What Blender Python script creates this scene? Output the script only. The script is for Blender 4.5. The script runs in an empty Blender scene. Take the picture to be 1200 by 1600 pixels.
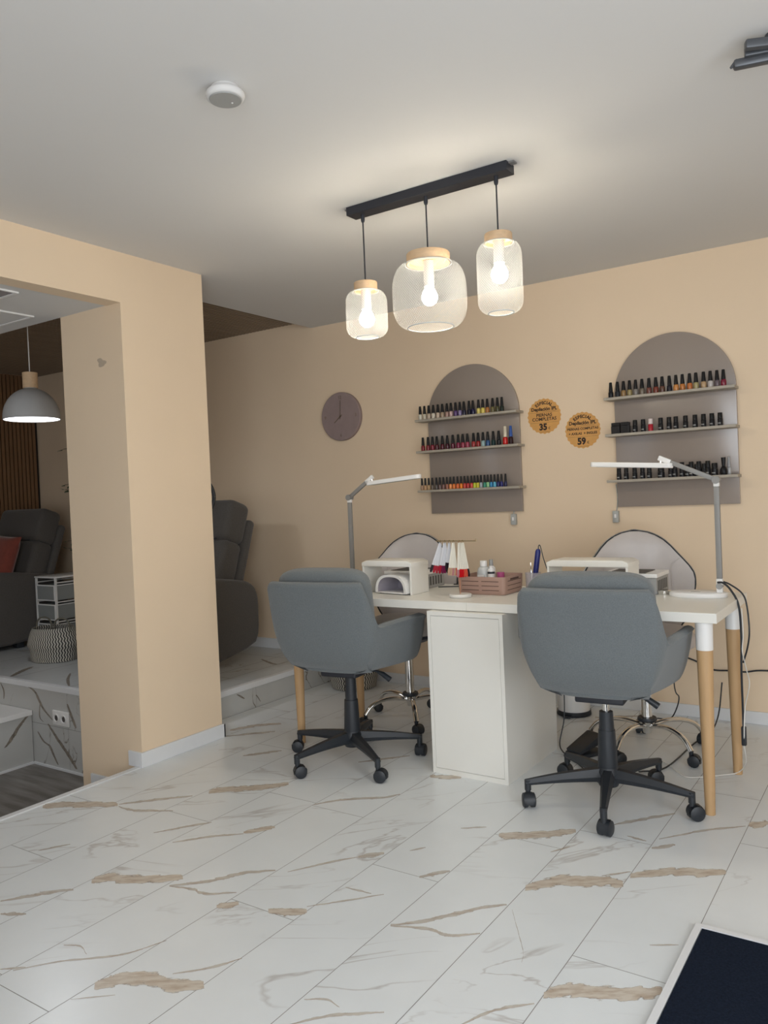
import bpy, bmesh, math, random
from mathutils import Vector, Matrix, Euler
random.seed(7)
PI = math.pi
SC = bpy.context.scene
COL = SC.collection

# ------------------------------------------------------------------ camera
F_PX, YAW, PITCH, ROLL = 1237.756, -0.594232, -0.018908, -0.042568
def make_camera():
    cy, sy = math.cos(YAW), math.sin(YAW); cp, sp = math.cos(PITCH), math.sin(PITCH)
    f = Vector((sy*cp, cy*cp, sp)); r = Vector((cy, -sy, 0)); u = r.cross(f)
    c, s = math.cos(ROLL), math.sin(ROLL)
    r2 = c*r + s*u; u2 = -s*r + c*u
    cam = bpy.data.cameras.new('camera')
    cam.sensor_fit = 'VERTICAL'; cam.sensor_height = 24.0; cam.lens = 24.0*F_PX/1600.0
    cam.clip_start = 0.02
    o = bpy.data.objects.new('camera', cam); COL.objects.link(o)
    m = Matrix(((r2.x, u2.x, -f.x, 0), (r2.y, u2.y, -f.y, 0), (r2.z, u2.z, -f.z, 1.2), (0, 0, 0, 1)))
    o.matrix_world = m
    SC.camera = o
make_camera()

# ------------------------------------------------------------------ world, daylight, exposure
SC.view_settings.view_transform = 'Standard'
SC.view_settings.look = 'None'
SC.view_settings.exposure = 0.7
SC.view_settings.gamma = 1.0
SC.view_settings.use_curve_mapping = False
SC.cycles.use_denoising = True
SC.cycles.max_bounces = 8
SC.cycles.sample_clamp_indirect = 6.0
w = bpy.data.worlds.new('daylight_sky'); SC.world = w; w.use_nodes = True
w.node_tree.nodes['Background'].inputs[0].default_value = (0.75, 0.85, 1.0, 1)
w.node_tree.nodes['Background'].inputs[1].default_value = 0.6

def area_light(name, loc, rot, sx, sy, power, color):
    l = bpy.data.lights.new(name, 'AREA'); l.shape = 'RECTANGLE'; l.size = sx; l.size_y = sy
    l.energy = power; l.color = color
    o = bpy.data.objects.new(name, l); COL.objects.link(o); o.location = loc; o.rotation_euler = rot
    return o
def point_light(name, loc, power, color, radius):
    l = bpy.data.lights.new(name, 'POINT'); l.energy = power; l.color = color; l.shadow_soft_size = radius
    o = bpy.data.objects.new(name, l); COL.objects.link(o); o.location = loc
    return o
DAY = 38.0; PEND = 8.5; DOME = 2.4
# daylight through the shop window behind the camera, plus an unseen fill added to brighten the lower area
area_light('shop_window_daylight', (0.45, -1.22, 1.25), (PI/2, 0, 0), 1.4, 1.9, DAY, (0.88, 0.94, 1.0))
area_light('glass_door_daylight', (1.46, 0.75, 1.1), (PI/2, 0, PI/2), 1.3, 1.9, 19.0, (0.88, 0.94, 1.0))
area_light('lower_area_fill', (-4.6, -1.22, 0.9), (PI/2, 0, 0), 1.6, 1.2, 2.6, (0.86, 0.93, 1.0))

# ------------------------------------------------------------------ materials
def mat(name, col, rough=0.5, metal=0.0, noise=0.0, nscale=20.0, bump=0.0, bscale=200.0, spec=0.5,
        emis=None, estr=0.0, trans=0.0, alpha=1.0, sheen=0.0, stretch=None):
    m = bpy.data.materials.new(name); m.use_nodes = True
    nt = m.node_tree; b = nt.nodes['Principled BSDF']
    b.inputs['Base Color'].default_value = (*col, 1); b.inputs['Roughness'].default_value = rough
    b.inputs['Metallic'].default_value = metal; b.inputs['Specular IOR Level'].default_value = spec
    b.inputs['Transmission Weight'].default_value = trans; b.inputs['Alpha'].default_value = alpha
    b.inputs['Sheen Weight'].default_value = sheen
    if emis: b.inputs['Emission Color'].default_value = (*emis, 1); b.inputs['Emission Strength'].default_value = estr
    tc = nt.nodes.new('ShaderNodeTexCoord')
    src = tc.outputs['Object']
    if stretch:
        mp = nt.nodes.new('ShaderNodeMapping'); mp.inputs['Scale'].default_value = stretch
        nt.links.new(src, mp.inputs['Vector']); src = mp.outputs['Vector']
    n = nt.nodes.new('ShaderNodeTexNoise'); n.inputs['Scale'].default_value = nscale; n.inputs['Detail'].default_value = 4
    nt.links.new(src, n.inputs['Vector'])
    cr = nt.nodes.new('ShaderNodeMix'); cr.data_type = 'RGBA'
    lo = tuple(max(0, c*(1-noise)) for c in col); hi = tuple(min(1, c*(1+noise)) for c in col)
    cr.inputs[6].default_value = (*lo, 1); cr.inputs[7].default_value = (*hi, 1)
    nt.links.new(n.outputs['Fac'], cr.inputs[0]); nt.links.new(cr.outputs[2], b.inputs['Base Color'])
    if bump > 0:
        n2 = nt.nodes.new('ShaderNodeTexNoise'); n2.inputs['Scale'].default_value = bscale; n2.inputs['Detail'].default_value = 3
        nt.links.new(tc.outputs['Object'], n2.inputs['Vector'])
        bp = nt.nodes.new('ShaderNodeBump'); bp.inputs['Strength'].default_value = bump; bp.inputs['Distance'].default_value = 0.002
        nt.links.new(n2.outputs['Fac'], bp.inputs['Height']); nt.links.new(bp.outputs['Normal'], b.inputs['Normal'])
    return m

M = {}
M['wall'] = mat('peach_wall_paint', (0.80, 0.635, 0.455), 0.75, noise=0.03, nscale=3, bump=0.12, bscale=60)
M['ceiling'] = mat('white_ceiling_paint', (0.67, 0.66, 0.645), 0.85, noise=0.02, nscale=2)
M['white'] = mat('white_gloss_trim', (0.74, 0.75, 0.76), 0.4, noise=0.02)
M['white_lam'] = mat('white_laminate', (0.80, 0.785, 0.73), 0.32, noise=0.03, nscale=6)
M['white_pl'] = mat('white_plastic', (0.80, 0.79, 0.77), 0.3)
M['grout'] = mat('grey_grout', (0.30, 0.29, 0.28), 0.8)
M['board'] = mat('taupe_painted_board', (0.30, 0.25, 0.215), 0.25, noise=0.04, nscale=5)
M['shelf'] = mat('taupe_shelf_paint', (0.38, 0.34, 0.28), 0.5, noise=0.04, nscale=8)
M['fabric'] = mat('grey_chair_fabric', (0.152, 0.168, 0.174), 0.95, noise=0.28, nscale=260, bump=0.6, bscale=500, spec=0.1, sheen=0.25)
M['dark_fabric'] = mat('charcoal_recliner_fabric', (0.10, 0.092, 0.085), 0.95, noise=0.25, nscale=160, bump=0.5, bscale=400, spec=0.1, sheen=0.2)
M['black_pl'] = mat('black_nylon', (0.018, 0.022, 0.028), 0.45)
M['black'] = mat('black_metal', (0.02, 0.022, 0.03), 0.5)
M['navyblack'] = mat('dark_navy_plastic', (0.012, 0.02, 0.045), 0.4)
M['chrome'] = mat('chrome', (0.75, 0.74, 0.72), 0.12, metal=1.0)
M['alu'] = mat('brushed_aluminium', (0.27, 0.265, 0.255), 0.6, metal=0.3)
M['oak'] = mat('oak_wood', (0.50, 0.315, 0.155), 0.5, noise=0.22, nscale=14, stretch=(3, 3, 0.35))
M['pine'] = mat('pale_wood', (0.62, 0.43, 0.26), 0.55, noise=0.2, nscale=14, stretch=(1, 6, 6))
M['slat'] = mat('brown_wood_slats', (0.27, 0.20, 0.14), 0.55, noise=0.3, nscale=9, stretch=(6, 0.4, 6))
M['slatv'] = mat('orange_brown_wood_slats', (0.21, 0.115, 0.055), 0.55, noise=0.3, nscale=9, stretch=(6, 6, 0.4))
M['dark_felt'] = mat('black_felt_backing', (0.02, 0.017, 0.015), 0.95)
M['leather'] = mat('light_grey_leather', (0.52, 0.48, 0.46), 0.34, noise=0.05, nscale=30, bump=0.15, bscale=300)
M['mat'] = mat('dark_navy_doormat', (0.012, 0.017, 0.03), 0.98, noise=0.7, nscale=160, bump=1.0, bscale=380, spec=0.05)
M['gunmetal'] = mat('gunmetal_grey', (0.10, 0.105, 0.115), 0.42, metal=0.5)
M['mesh_white'] = mat('white_wire_mesh', (0.42, 0.43, 0.43), 0.6, spec=0.2)
M['bulb'] = mat('glowing_bulb', (1, 1, 1), 0.3, emis=(1.0, 0.93, 0.80), estr=14.0)
M['dome'] = mat('pale_concrete_dome', (0.40, 0.40, 0.40), 0.8, noise=0.05, nscale=30)
M['dome_in'] = mat('white_dome_inside', (0.85, 0.85, 0.85), 0.7)
M['diffuser'] = mat('lit_white_diffuser', (1, 1, 1), 0.5, emis=(0.92, 0.95, 1.0), estr=3.0)
M['beige_pl'] = mat('dusty_pink_plastic', (0.42, 0.27, 0.215), 0.5, noise=0.04)
M['slot'] = mat('dark_slot', (0.10, 0.055, 0.045), 0.8)
M['board'].node_tree.nodes['Principled BSDF'].inputs['Coat Weight'].default_value = 0.3; M['board'].node_tree.nodes['Principled BSDF'].inputs['Coat Roughness'].default_value = 0.16
M['clock'] = mat('mauve_stone', (0.30, 0.225, 0.215), 0.8, noise=0.13, nscale=16, bump=0.2, bscale=90)
M['bronze'] = mat('dull_bronze', (0.20, 0.15, 0.10), 0.4, metal=0.6)
M['brass'] = mat('brass', (0.35, 0.26, 0.13), 0.35, metal=0.8)
M['marble'] = mat('white_marble', (0.75, 0.74, 0.71), 0.3, noise=0.08, nscale=40)
M['copper'] = mat('copper', (0.50, 0.25, 0.16), 0.35, metal=0.7)
M['red_cushion'] = mat('terracotta_velvet', (0.20, 0.042, 0.026), 0.9, noise=0.2, nscale=40, sheen=0.4, bump=0.3, bscale=300)
M['leaf'] = mat('green_leaf', (0.055, 0.10, 0.04), 0.5, noise=0.4, nscale=30)
M['bark'] = mat('brown_bark', (0.10, 0.06, 0.035), 0.9, noise=0.3, nscale=60)
M['pot'] = mat('grey_pot', (0.25, 0.24, 0.23), 0.7)
M['soil'] = mat('dark_soil', (0.03, 0.02, 0.015), 1.0)
M['frosted'] = mat('frosted_drawer_plastic', (0.40, 0.42, 0.41), 0.5, alpha=0.55)
M['clear'] = mat('clear_plastic', (0.62, 0.60, 0.66), 0.15, alpha=0.35)
M['blue_pl'] = mat('navy_blue_plastic', (0.012, 0.02, 0.16), 0.35)
M['bottle_white'] = mat('translucent_white_plastic', (0.62, 0.64, 0.64), 0.35, alpha=0.85)
M['pink_pl'] = mat('pink_plastic', (0.45, 0.08, 0.22), 0.4)
M['sticker'] = mat('orange_paper_sticker', (0.66, 0.34, 0.095), 0.6, noise=0.10, nscale=22)
M['ink'] = mat('dark_brown_ink', (0.03, 0.015, 0.01), 0.7)
M['grey_pl'] = mat('grey_plastic', (0.33, 0.33, 0.32), 0.5)
M['switch'] = mat('grey_switch_plastic', (0.42, 0.43, 0.41), 0.45)
M['filter'] = mat('dark_grey_filter_grille', (0.09, 0.085, 0.08), 0.7)
M['vent'] = mat('mauve_grey_panel', (0.28, 0.25, 0.25), 0.7)
M['dark_in'] = mat('dark_socket_hole', (0.08, 0.07, 0.065), 0.7)
M['mesh_swatch'] = mat('clear_swatch_stick', (0.75, 0.76, 0.80), 0.25, alpha=0.75)
M['mesh_cream'] = mat('cream_swatch_stick', (0.80, 0.77, 0.68), 0.35)
M['stain'] = mat('grey_wall_stain', (0.40, 0.36, 0.32), 0.9, alpha=0.35)
M['cavity'] = mat('mauve_grey_plastic', (0.36, 0.33, 0.37), 0.4)
M['rope'] = mat('seagrass_rope', (0.14, 0.13, 0.10), 0.95)
M['cable_white'] = mat('white_cable', (0.75, 0.73, 0.68), 0.5)

def N(nt, t, **k):
    n = nt.nodes.new(t)
    for a, v in k.items(): setattr(n, a, v)
    return n
def math_node(nt, op, a, b=None):
    n = N(nt, 'ShaderNodeMath', operation=op)
    for i, v in enumerate((a, b)):
        if v is None: continue
        if isinstance(v, (int, float)): n.inputs[i].default_value = v
        else: nt.links.new(v, n.inputs[i])
    return n.outputs[0]
def marble_tile(name, base, veincol, amount, angle, plane='XY', scale=1.0, rough=0.28):
    """polished marble-look porcelain; every tile shifts the vein field by its own seed attribute"""
    m = bpy.data.materials.new(name); m.use_nodes = True; nt = m.node_tree; b = nt.nodes['Principled BSDF']
    tc = N(nt, 'ShaderNodeTexCoord'); at = N(nt, 'ShaderNodeAttribute', attribute_name='tseed')
    add = N(nt, 'ShaderNodeVectorMath', operation='MULTIPLY_ADD'); add.inputs[1].default_value = (9, 9, 9)
    nt.links.new(at.outputs['Vector'], add.inputs[0]); nt.links.new(tc.outputs['Object'], add.inputs[2])
    mp = N(nt, 'ShaderNodeMapping'); mp.inputs['Rotation'].default_value = angle; 
    nt.links.new(add.outputs[0], mp.inputs['Vector'])
    sq = N(nt, 'ShaderNodeVectorMath', operation='MULTIPLY'); sq.inputs[1].default_value = (0.75*scale, 2.1*scale, 2.1*scale)
    nt.links.new(mp.outputs[0], sq.inputs[0])
    n1 = N(nt, 'ShaderNodeTexNoise'); n1.inputs['Scale'].default_value = 1.3; n1.inputs['Detail'].default_value = 5; n1.inputs['Distortion'].default_value = 1.1
    nt.links.new(sq.outputs[0], n1.inputs['Vector'])
    v = math_node(nt, 'ABSOLUTE', math_node(nt, 'SUBTRACT', n1.outputs['Fac'], 0.5))
    mr = N(nt, 'ShaderNodeMapRange'); mr.inputs[1].default_value = 0.0; mr.inputs[2].default_value = 0.012; mr.inputs[3].default_value = 1; mr.inputs[4].default_value = 0
    nt.links.new(v, mr.inputs[0])
    n2 = N(nt, 'ShaderNodeTexNoise'); n2.inputs['Scale'].default_value = 2.2; n2.inputs['Detail'].default_value = 2
    nt.links.new(add.outputs[0], n2.inputs['Vector'])
    mr2 = N(nt, 'ShaderNodeMapRange'); mr2.inputs[1].default_value = 0.46; mr2.inputs[2].default_value = 0.60
    nt.links.new(n2.outputs['Fac'], mr2.inputs[0])
    fac = math_node(nt, 'MULTIPLY', math_node(nt, 'MULTIPLY', mr.outputs[0], mr2.outputs[0]), amount)
    n3 = N(nt, 'ShaderNodeTexNoise'); n3.inputs['Scale'].default_value = 5; n3.inputs['Detail'].default_value = 5
    nt.links.new(add.outputs[0], n3.inputs['Vector'])
    bm_ = N(nt, 'ShaderNodeMix', data_type='RGBA')
    bm_.inputs[6].default_value = (*[c*0.93 for c in base], 1); bm_.inputs[7].default_value = (*[min(1, c*1.05) for c in base], 1)
    nt.links.new(n3.outputs['Fac'], bm_.inputs[0])
    mx = N(nt, 'ShaderNodeMix', data_type='RGBA'); nt.links.new(fac, mx.inputs[0]); nt.links.new(bm_.outputs[2], mx.inputs[6]); mx.inputs[7].default_value = (*veincol, 1)
    nt.links.new(mx.outputs[2], b.inputs['Base Color']); b.inputs['Roughness'].default_value = rough
    return m
M['tile'] = marble_tile('marble_look_floor_tile', (0.76, 0.79, 0.80), (0.34, 0.30, 0.27), 0.55, (0, 0, -0.62))
M['tile_wall_shaded'] = marble_tile('marble_look_riser_tile_shaded', (0.52, 0.52, 0.50), (0.16, 0.13, 0.09), 1.3, (0.0, 1.0, 0.0), scale=1.5)  # same marble as the floor; the riser's shade is put into this darker base
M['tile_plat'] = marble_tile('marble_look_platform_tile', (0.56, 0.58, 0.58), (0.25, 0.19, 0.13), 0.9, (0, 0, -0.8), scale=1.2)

def plank_floor():
    m = bpy.data.materials.new('grey_wood_look_vinyl'); m.use_nodes = True; nt = m.node_tree; b = nt.nodes['Principled BSDF']
    tc = N(nt, 'ShaderNodeTexCoord'); mp = N(nt, 'ShaderNodeMapping'); mp.inputs['Scale'].default_value = (1.3, 9, 1)
    nt.links.new(tc.outputs['Object'], mp.inputs['Vector'])
    n = N(nt, 'ShaderNodeTexNoise'); n.inputs['Scale'].default_value = 2; n.inputs['Detail'].default_value = 6; nt.links.new(mp.outputs[0], n.inputs['Vector'])
    cr = N(nt, 'ShaderNodeValToRGB'); nt.links.new(n.outputs['Fac'], cr.inputs[0])
    cr.color_ramp.elements[0].position = 0.35; cr.color_ramp.elements[0].color = (0.13, 0.115, 0.10, 1)
    cr.color_ramp.elements[1].position = 0.7; cr.color_ramp.elements[1].color = (0.27, 0.255, 0.235, 1)
    nt.links.new(cr.outputs[0], b.inputs['Base Color']); b.inputs['Roughness'].default_value = 0.5
    return m
M['plank'] = plank_floor()

def vein_mat(nm='tan_marble_vein', ca=(0.50, 0.40, 0.31, 1), cb=(0.68, 0.61, 0.52, 1)):
    m = bpy.data.materials.new(nm); m.use_nodes = True; nt = m.node_tree; b = nt.nodes['Principled BSDF']; out = nt.nodes['Material Output']
    tc = N(nt, 'ShaderNodeTexCoord'); at = N(nt, 'ShaderNodeAttribute', attribute_name='tseed')
    sp = N(nt, 'ShaderNodeSeparateXYZ'); nt.links.new(at.outputs['Vector'], sp.inputs[0])
    mp = N(nt, 'ShaderNodeMapping'); mp.inputs['Rotation'].default_value = (0, 0, -0.62); nt.links.new(tc.outputs['Object'], mp.inputs['Vector'])
    sq = N(nt, 'ShaderNodeMapping'); sq.inputs['Scale'].default_value = (1, 3.2, 1); nt.links.new(mp.outputs[0], sq.inputs['Vector'])
    n = N(nt, 'ShaderNodeTexNoise'); n.inputs['Scale'].default_value = 22; n.inputs['Detail'].default_value = 6; nt.links.new(sq.outputs[0], n.inputs['Vector'])
    e = math_node(nt, 'ADD', sp.outputs[0], math_node(nt, 'MULTIPLY', math_node(nt, 'SUBTRACT', n.outputs['Fac'], 0.5), 1.1))
    mr = N(nt, 'ShaderNodeMapRange'); mr.inputs[1].default_value = 0.22; mr.inputs[2].default_value = 0.36; mr.inputs[3].default_value = 0; mr.inputs[4].default_value = 1
    nt.links.new(e, mr.inputs[0])
    cr = N(nt, 'ShaderNodeValToRGB'); nt.links.new(n.outputs['Fac'], cr.inputs[0])
    cr.color_ramp.elements[0].position = 0.36; cr.color_ramp.elements[0].color = ca
    cr.color_ramp.elements[1].position = 0.60; cr.color_ramp.elements[1].color = cb
    nt.links.new(cr.outputs[0], b.inputs['Base Color']); b.inputs['Roughness'].default_value = 0.3
    tr = N(nt, 'ShaderNodeBsdfTransparent'); mx = N(nt, 'ShaderNodeMixShader')
    nt.links.new(math_node(nt, 'MULTIPLY', mr.outputs[0], sp.outputs[1]), mx.inputs[0]); nt.links.new(tr.outputs[0], mx.inputs[1]); nt.links.new(b.outputs[0], mx.inputs[2])
    nt.links.new(mx.outputs[0], out.inputs['Surface'])
    return m
M['vein'] = vein_mat(); M['vein_dark'] = vein_mat('brown_grey_marble_vein', (0.17, 0.14, 0.11, 1), (0.34, 0.29, 0.23, 1))

def zigzag_mat():
    """black and white zig-zag weave around the basket (cylindrical object coordinates)"""
    m = bpy.data.materials.new('zigzag_seagrass_weave'); m.use_nodes = True; nt = m.node_tree; b = nt.nodes['Principled BSDF']
    tc = N(nt, 'ShaderNodeTexCoord'); sp = N(nt, 'ShaderNodeSeparateXYZ'); nt.links.new(tc.outputs['Object'], sp.inputs[0])
    ang = math_node(nt, 'ARCTAN2', sp.outputs[1], sp.outputs[0])
    u = math_node(nt, 'MULTIPLY', ang, 54/(2*PI))
    zz = math_node(nt, 'PINGPONG', math_node(nt, 'MULTIPLY', sp.outputs[2], 60.0), 1.0)
    s = math_node(nt, 'ADD', u, math_node(nt, 'MULTIPLY', zz, 0.45))
    p = math_node(nt, 'PINGPONG', s, 0.5)
    mr = N(nt, 'ShaderNodeMapRange'); mr.inputs[1].default_value = 0.20; mr.inputs[2].default_value = 0.28; nt.links.new(p, mr.inputs[0])
    mx = N(nt, 'ShaderNodeMix', data_type='RGBA'); nt.links.new(mr.outputs[0], mx.inputs[0])
    mx.inputs[6].default_value = (0.045, 0.042, 0.04, 1); mx.inputs[7].default_value = (0.56, 0.53, 0.46, 1)
    nt.links.new(mx.outputs[2], b.inputs['Base Color']); b.inputs['Roughness'].default_value = 0.9
    bp = N(nt, 'ShaderNodeBump'); bp.inputs['Strength'].default_value = 0.6; bp.inputs['Distance'].default_value = 0.004
    nt.links.new(p, bp.inputs['Height']); nt.links.new(bp.outputs[0], b.inputs['Normal'])
    return m
M['weave'] = zigzag_mat()

_pm = {}
def polish(col, rough=0.18, spec=0.5):
    k = tuple(col)
    if k not in _pm: _pm[k] = mat('nail_polish_%02d' % len(_pm), col, rough if max(col) > 0.03 else 0.35, spec=spec if max(col) > 0.03 else 0.25)
    return _pm[k]

# ------------------------------------------------------------------ mesh helpers
class MB:
    def __init__(s): s.bm = bmesh.new()
    def box(s, lo, hi, bevel=0.0, seg=3, rot=None, piv=None):
        b2 = bmesh.new(); bmesh.ops.create_cube(b2, size=1.0)
        for v in b2.verts:
            v.co = Vector([(lo[i]+hi[i])/2 + v.co[i]*(hi[i]-lo[i]) for i in range(3)])
        if bevel > 0: bmesh.ops.bevel(b2, geom=list(b2.edges), offset=bevel, segments=seg, profile=0.5, affect='EDGES')
        if rot is not None:
            bmesh.ops.rotate(b2, cent=piv or ((lo[0]+hi[0])/2, (lo[1]+hi[1])/2, (lo[2]+hi[2])/2), matrix=rot, verts=b2.verts)
        s.merge(b2); return s
    def merge(s, b2):
        me = bpy.data.meshes.new('tmp'); b2.to_mesh(me); b2.free(); s.bm.from_mesh(me); bpy.data.meshes.remove(me)
    def cyl(s, p0, p1, r0, r1=None, seg=24, cap=True):
        r1 = r0 if r1 is None else r1
        return s.tube([p0, p1], [r0, r1], seg, cap)
    def tube(s, pts, r, seg=10, cap=True, flat=None):
        pts = [Vector(p) for p in pts]; n = len(pts)
        rs = r if isinstance(r, (list, tuple)) else [r]*n
        prev = None; rings = []
        for i, p in enumerate(pts):
            t = (pts[min(i+1, n-1)] - pts[max(i-1, 0)]).normalized()
            if prev is None:
                a = Vector((0, 0, 1)) if abs(t.z) < 0.95 else Vector((1, 0, 0))
                x = a.cross(t).normalized()
            else:
                x = (prev - t*prev.dot(t)).normalized()
            y = t.cross(x); prev = x
            k = flat if flat else 1.0
            rings.append([s.bm.verts.new(p + rs[i]*(math.cos(2*PI*j/seg)*x + k*math.sin(2*PI*j/seg)*y)) for j in range(seg)])
        for i in range(n-1):
            for j in range(seg):
                s.bm.faces.new((rings[i][j], rings[i][(j+1) % seg], rings[i+1][(j+1) % seg], rings[i+1][j]))
        if cap: s.bm.faces.new(rings[0][::-1]); s.bm.faces.new(rings[-1])
        return s
    def lathe(s, prof, c=(0, 0, 0), seg=32, sx=1.0, sy=1.0):
        rings = []
        for r, z in prof:
            if r < 1e-5: rings.append([s.bm.verts.new((c[0], c[1], c[2]+z))])
            else: rings.append([s.bm.verts.new((c[0]+sx*r*math.cos(2*PI*j/seg), c[1]+sy*r*math.sin(2*PI*j/seg), c[2]+z)) for j in range(seg)])
        for a, b in zip(rings, rings[1:]):
            for j in range(seg):
                q = (j+1) % seg
                if len(a) == 1 and len(b) == 1: break
                if len(a) == 1: s.bm.faces.new((a[0], b[q], b[j]))
                elif len(b) == 1: s.bm.faces.new((a[j], a[q], b[0]))
                else: s.bm.faces.new((a[j], a[q], b[q], b[j]))
        return s
    def prism(s, poly, axis, lo, hi, bevel=0.0, seg=3):
        """extrude polygon poly (two other axes in xyz order) along axis from lo to hi"""
        b2 = bmesh.new()
        def P(a, b, c): return {0: (c, a, b), 1: (a, c, b), 2: (a, b, c)}[axis]
        v0 = [b2.verts.new(P(a, b, lo)) for a, b in poly]; v1 = [b2.verts.new(P(a, b, hi)) for a, b in poly]
        n = len(poly); b2.faces.new(v0); b2.faces.new(v1[::-1])
        for i in range(n): b2.faces.new((v0[i], v1[i], v1[(i+1) % n], v0[(i+1) % n]))
        bmesh.ops.recalc_face_normals(b2, faces=b2.faces)
        if bevel > 0:
            ed = [e for e in b2.edges if (e.verts[0] in v0 and e.verts[1] in v0) or (e.verts[0] in v1 and e.verts[1] in v1)]
            bmesh.ops.bevel(b2, geom=ed, offset=bevel, segments=seg, profile=0.5, affect='EDGES')
        s.merge(b2); return s
    def sup(s, c, abc, e1=0.35, e2=0.35, nu=28, nv=18, rot=None):
        def sg(v, e): return math.copysign(abs(v)**e, v)
        b2 = bmesh.new(); rings = []
        for i in range(nv+1):
            ph = -PI/2 + PI*i/nv; row = []
            for j in range(nu):
                th = 2*PI*j/nu
                row.append(b2.verts.new((abc[0]*sg(math.cos(ph), e1)*sg(math.cos(th), e2), abc[1]*sg(math.cos(ph), e1)*sg(math.sin(th), e2), abc[2]*sg(math.sin(ph), e1))))
            rings.append(row)
        for a, b in zip(rings, rings[1:]):
            for j in range(nu): b2.faces.new((a[j], a[(j+1) % nu], b[(j+1) % nu], b[j]))
        bmesh.ops.remove_doubles(b2, verts=b2.verts, dist=1e-5)
        if rot is not None: bmesh.ops.rotate(b2, cent=(0, 0, 0), matrix=rot, verts=b2.verts)
        bmesh.ops.translate(b2, vec=c, verts=b2.verts)
        s.merge(b2); return s
    def grid(s, rows, closeu=False, closev=False):
        V = [[s.bm.verts.new(p) for p in r] for r in rows]
        n, m = len(V), len(V[0])
        for i in range(n if closev else n-1):
            for j in range(m if closeu else m-1):
                s.bm.faces.new((V[i][j], V[i][(j+1) % m], V[(i+1) % n][(j+1) % m], V[(i+1) % n][j]))
        return V
    def build(s, name, material, parent=None, smooth=40, loc=None, recalc=True):
        if recalc: bmesh.ops.recalc_face_normals(s.bm, faces=s.bm.faces)
        me = bpy.data.meshes.new(name); s.bm.to_mesh(me); s.bm.free()
        for m in (material if isinstance(material, (list, tuple)) else [material]): me.materials.append(m)
        if smooth:
            me.polygons.foreach_set('use_smooth', [True]*len(me.polygons)); me.set_sharp_from_angle(angle=math.radians(smooth))
        o = bpy.data.objects.new(name, me); COL.objects.link(o)
        if parent: o.parent = parent
        if loc: o.location = loc
        return o

def RX(a): return Matrix.Rotation(a, 3, 'X')
def RY(a): return Matrix.Rotation(a, 3, 'Y')
def RZ(a): return Matrix.Rotation(a, 3, 'Z')
def empty(name, label, cat, loc=(0, 0, 0), rz=0.0, group=None):
    o = bpy.data.objects.new(name, None); COL.objects.link(o); o.empty_display_size = 0.05
    o.location = loc; o.rotation_euler = (0, 0, rz); return tag(o, label, cat, group)
def tag(o, label, cat, group=None):
    o['label'] = label; o['category'] = cat
    if group: o['group'] = group
    return o
def struct(o): o['kind'] = 'structure'; return o
def copy_tree(o, parent=None):
    c = o.copy(); COL.objects.link(c); c.parent = parent
    for ch in list(o.children): copy_tree(ch, c)
    return c
def smooth_path(pts, n=8):
    """Catmull-Rom through the points"""
    P = [Vector(p) for p in pts]; P = [2*P[0]-P[1]] + P + [2*P[-1]-P[-2]]; out = []
    for i in range(1, len(P)-2):
        for k in range(n):
            t = k/n; a, b, c, d = P[i-1:i+3]
            out.append(0.5*((2*b) + (c-a)*t + (2*a-5*b+4*c-d)*t*t + (3*b-a-3*c+d)*t**3))
    out.append(P[-2]); return out

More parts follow.
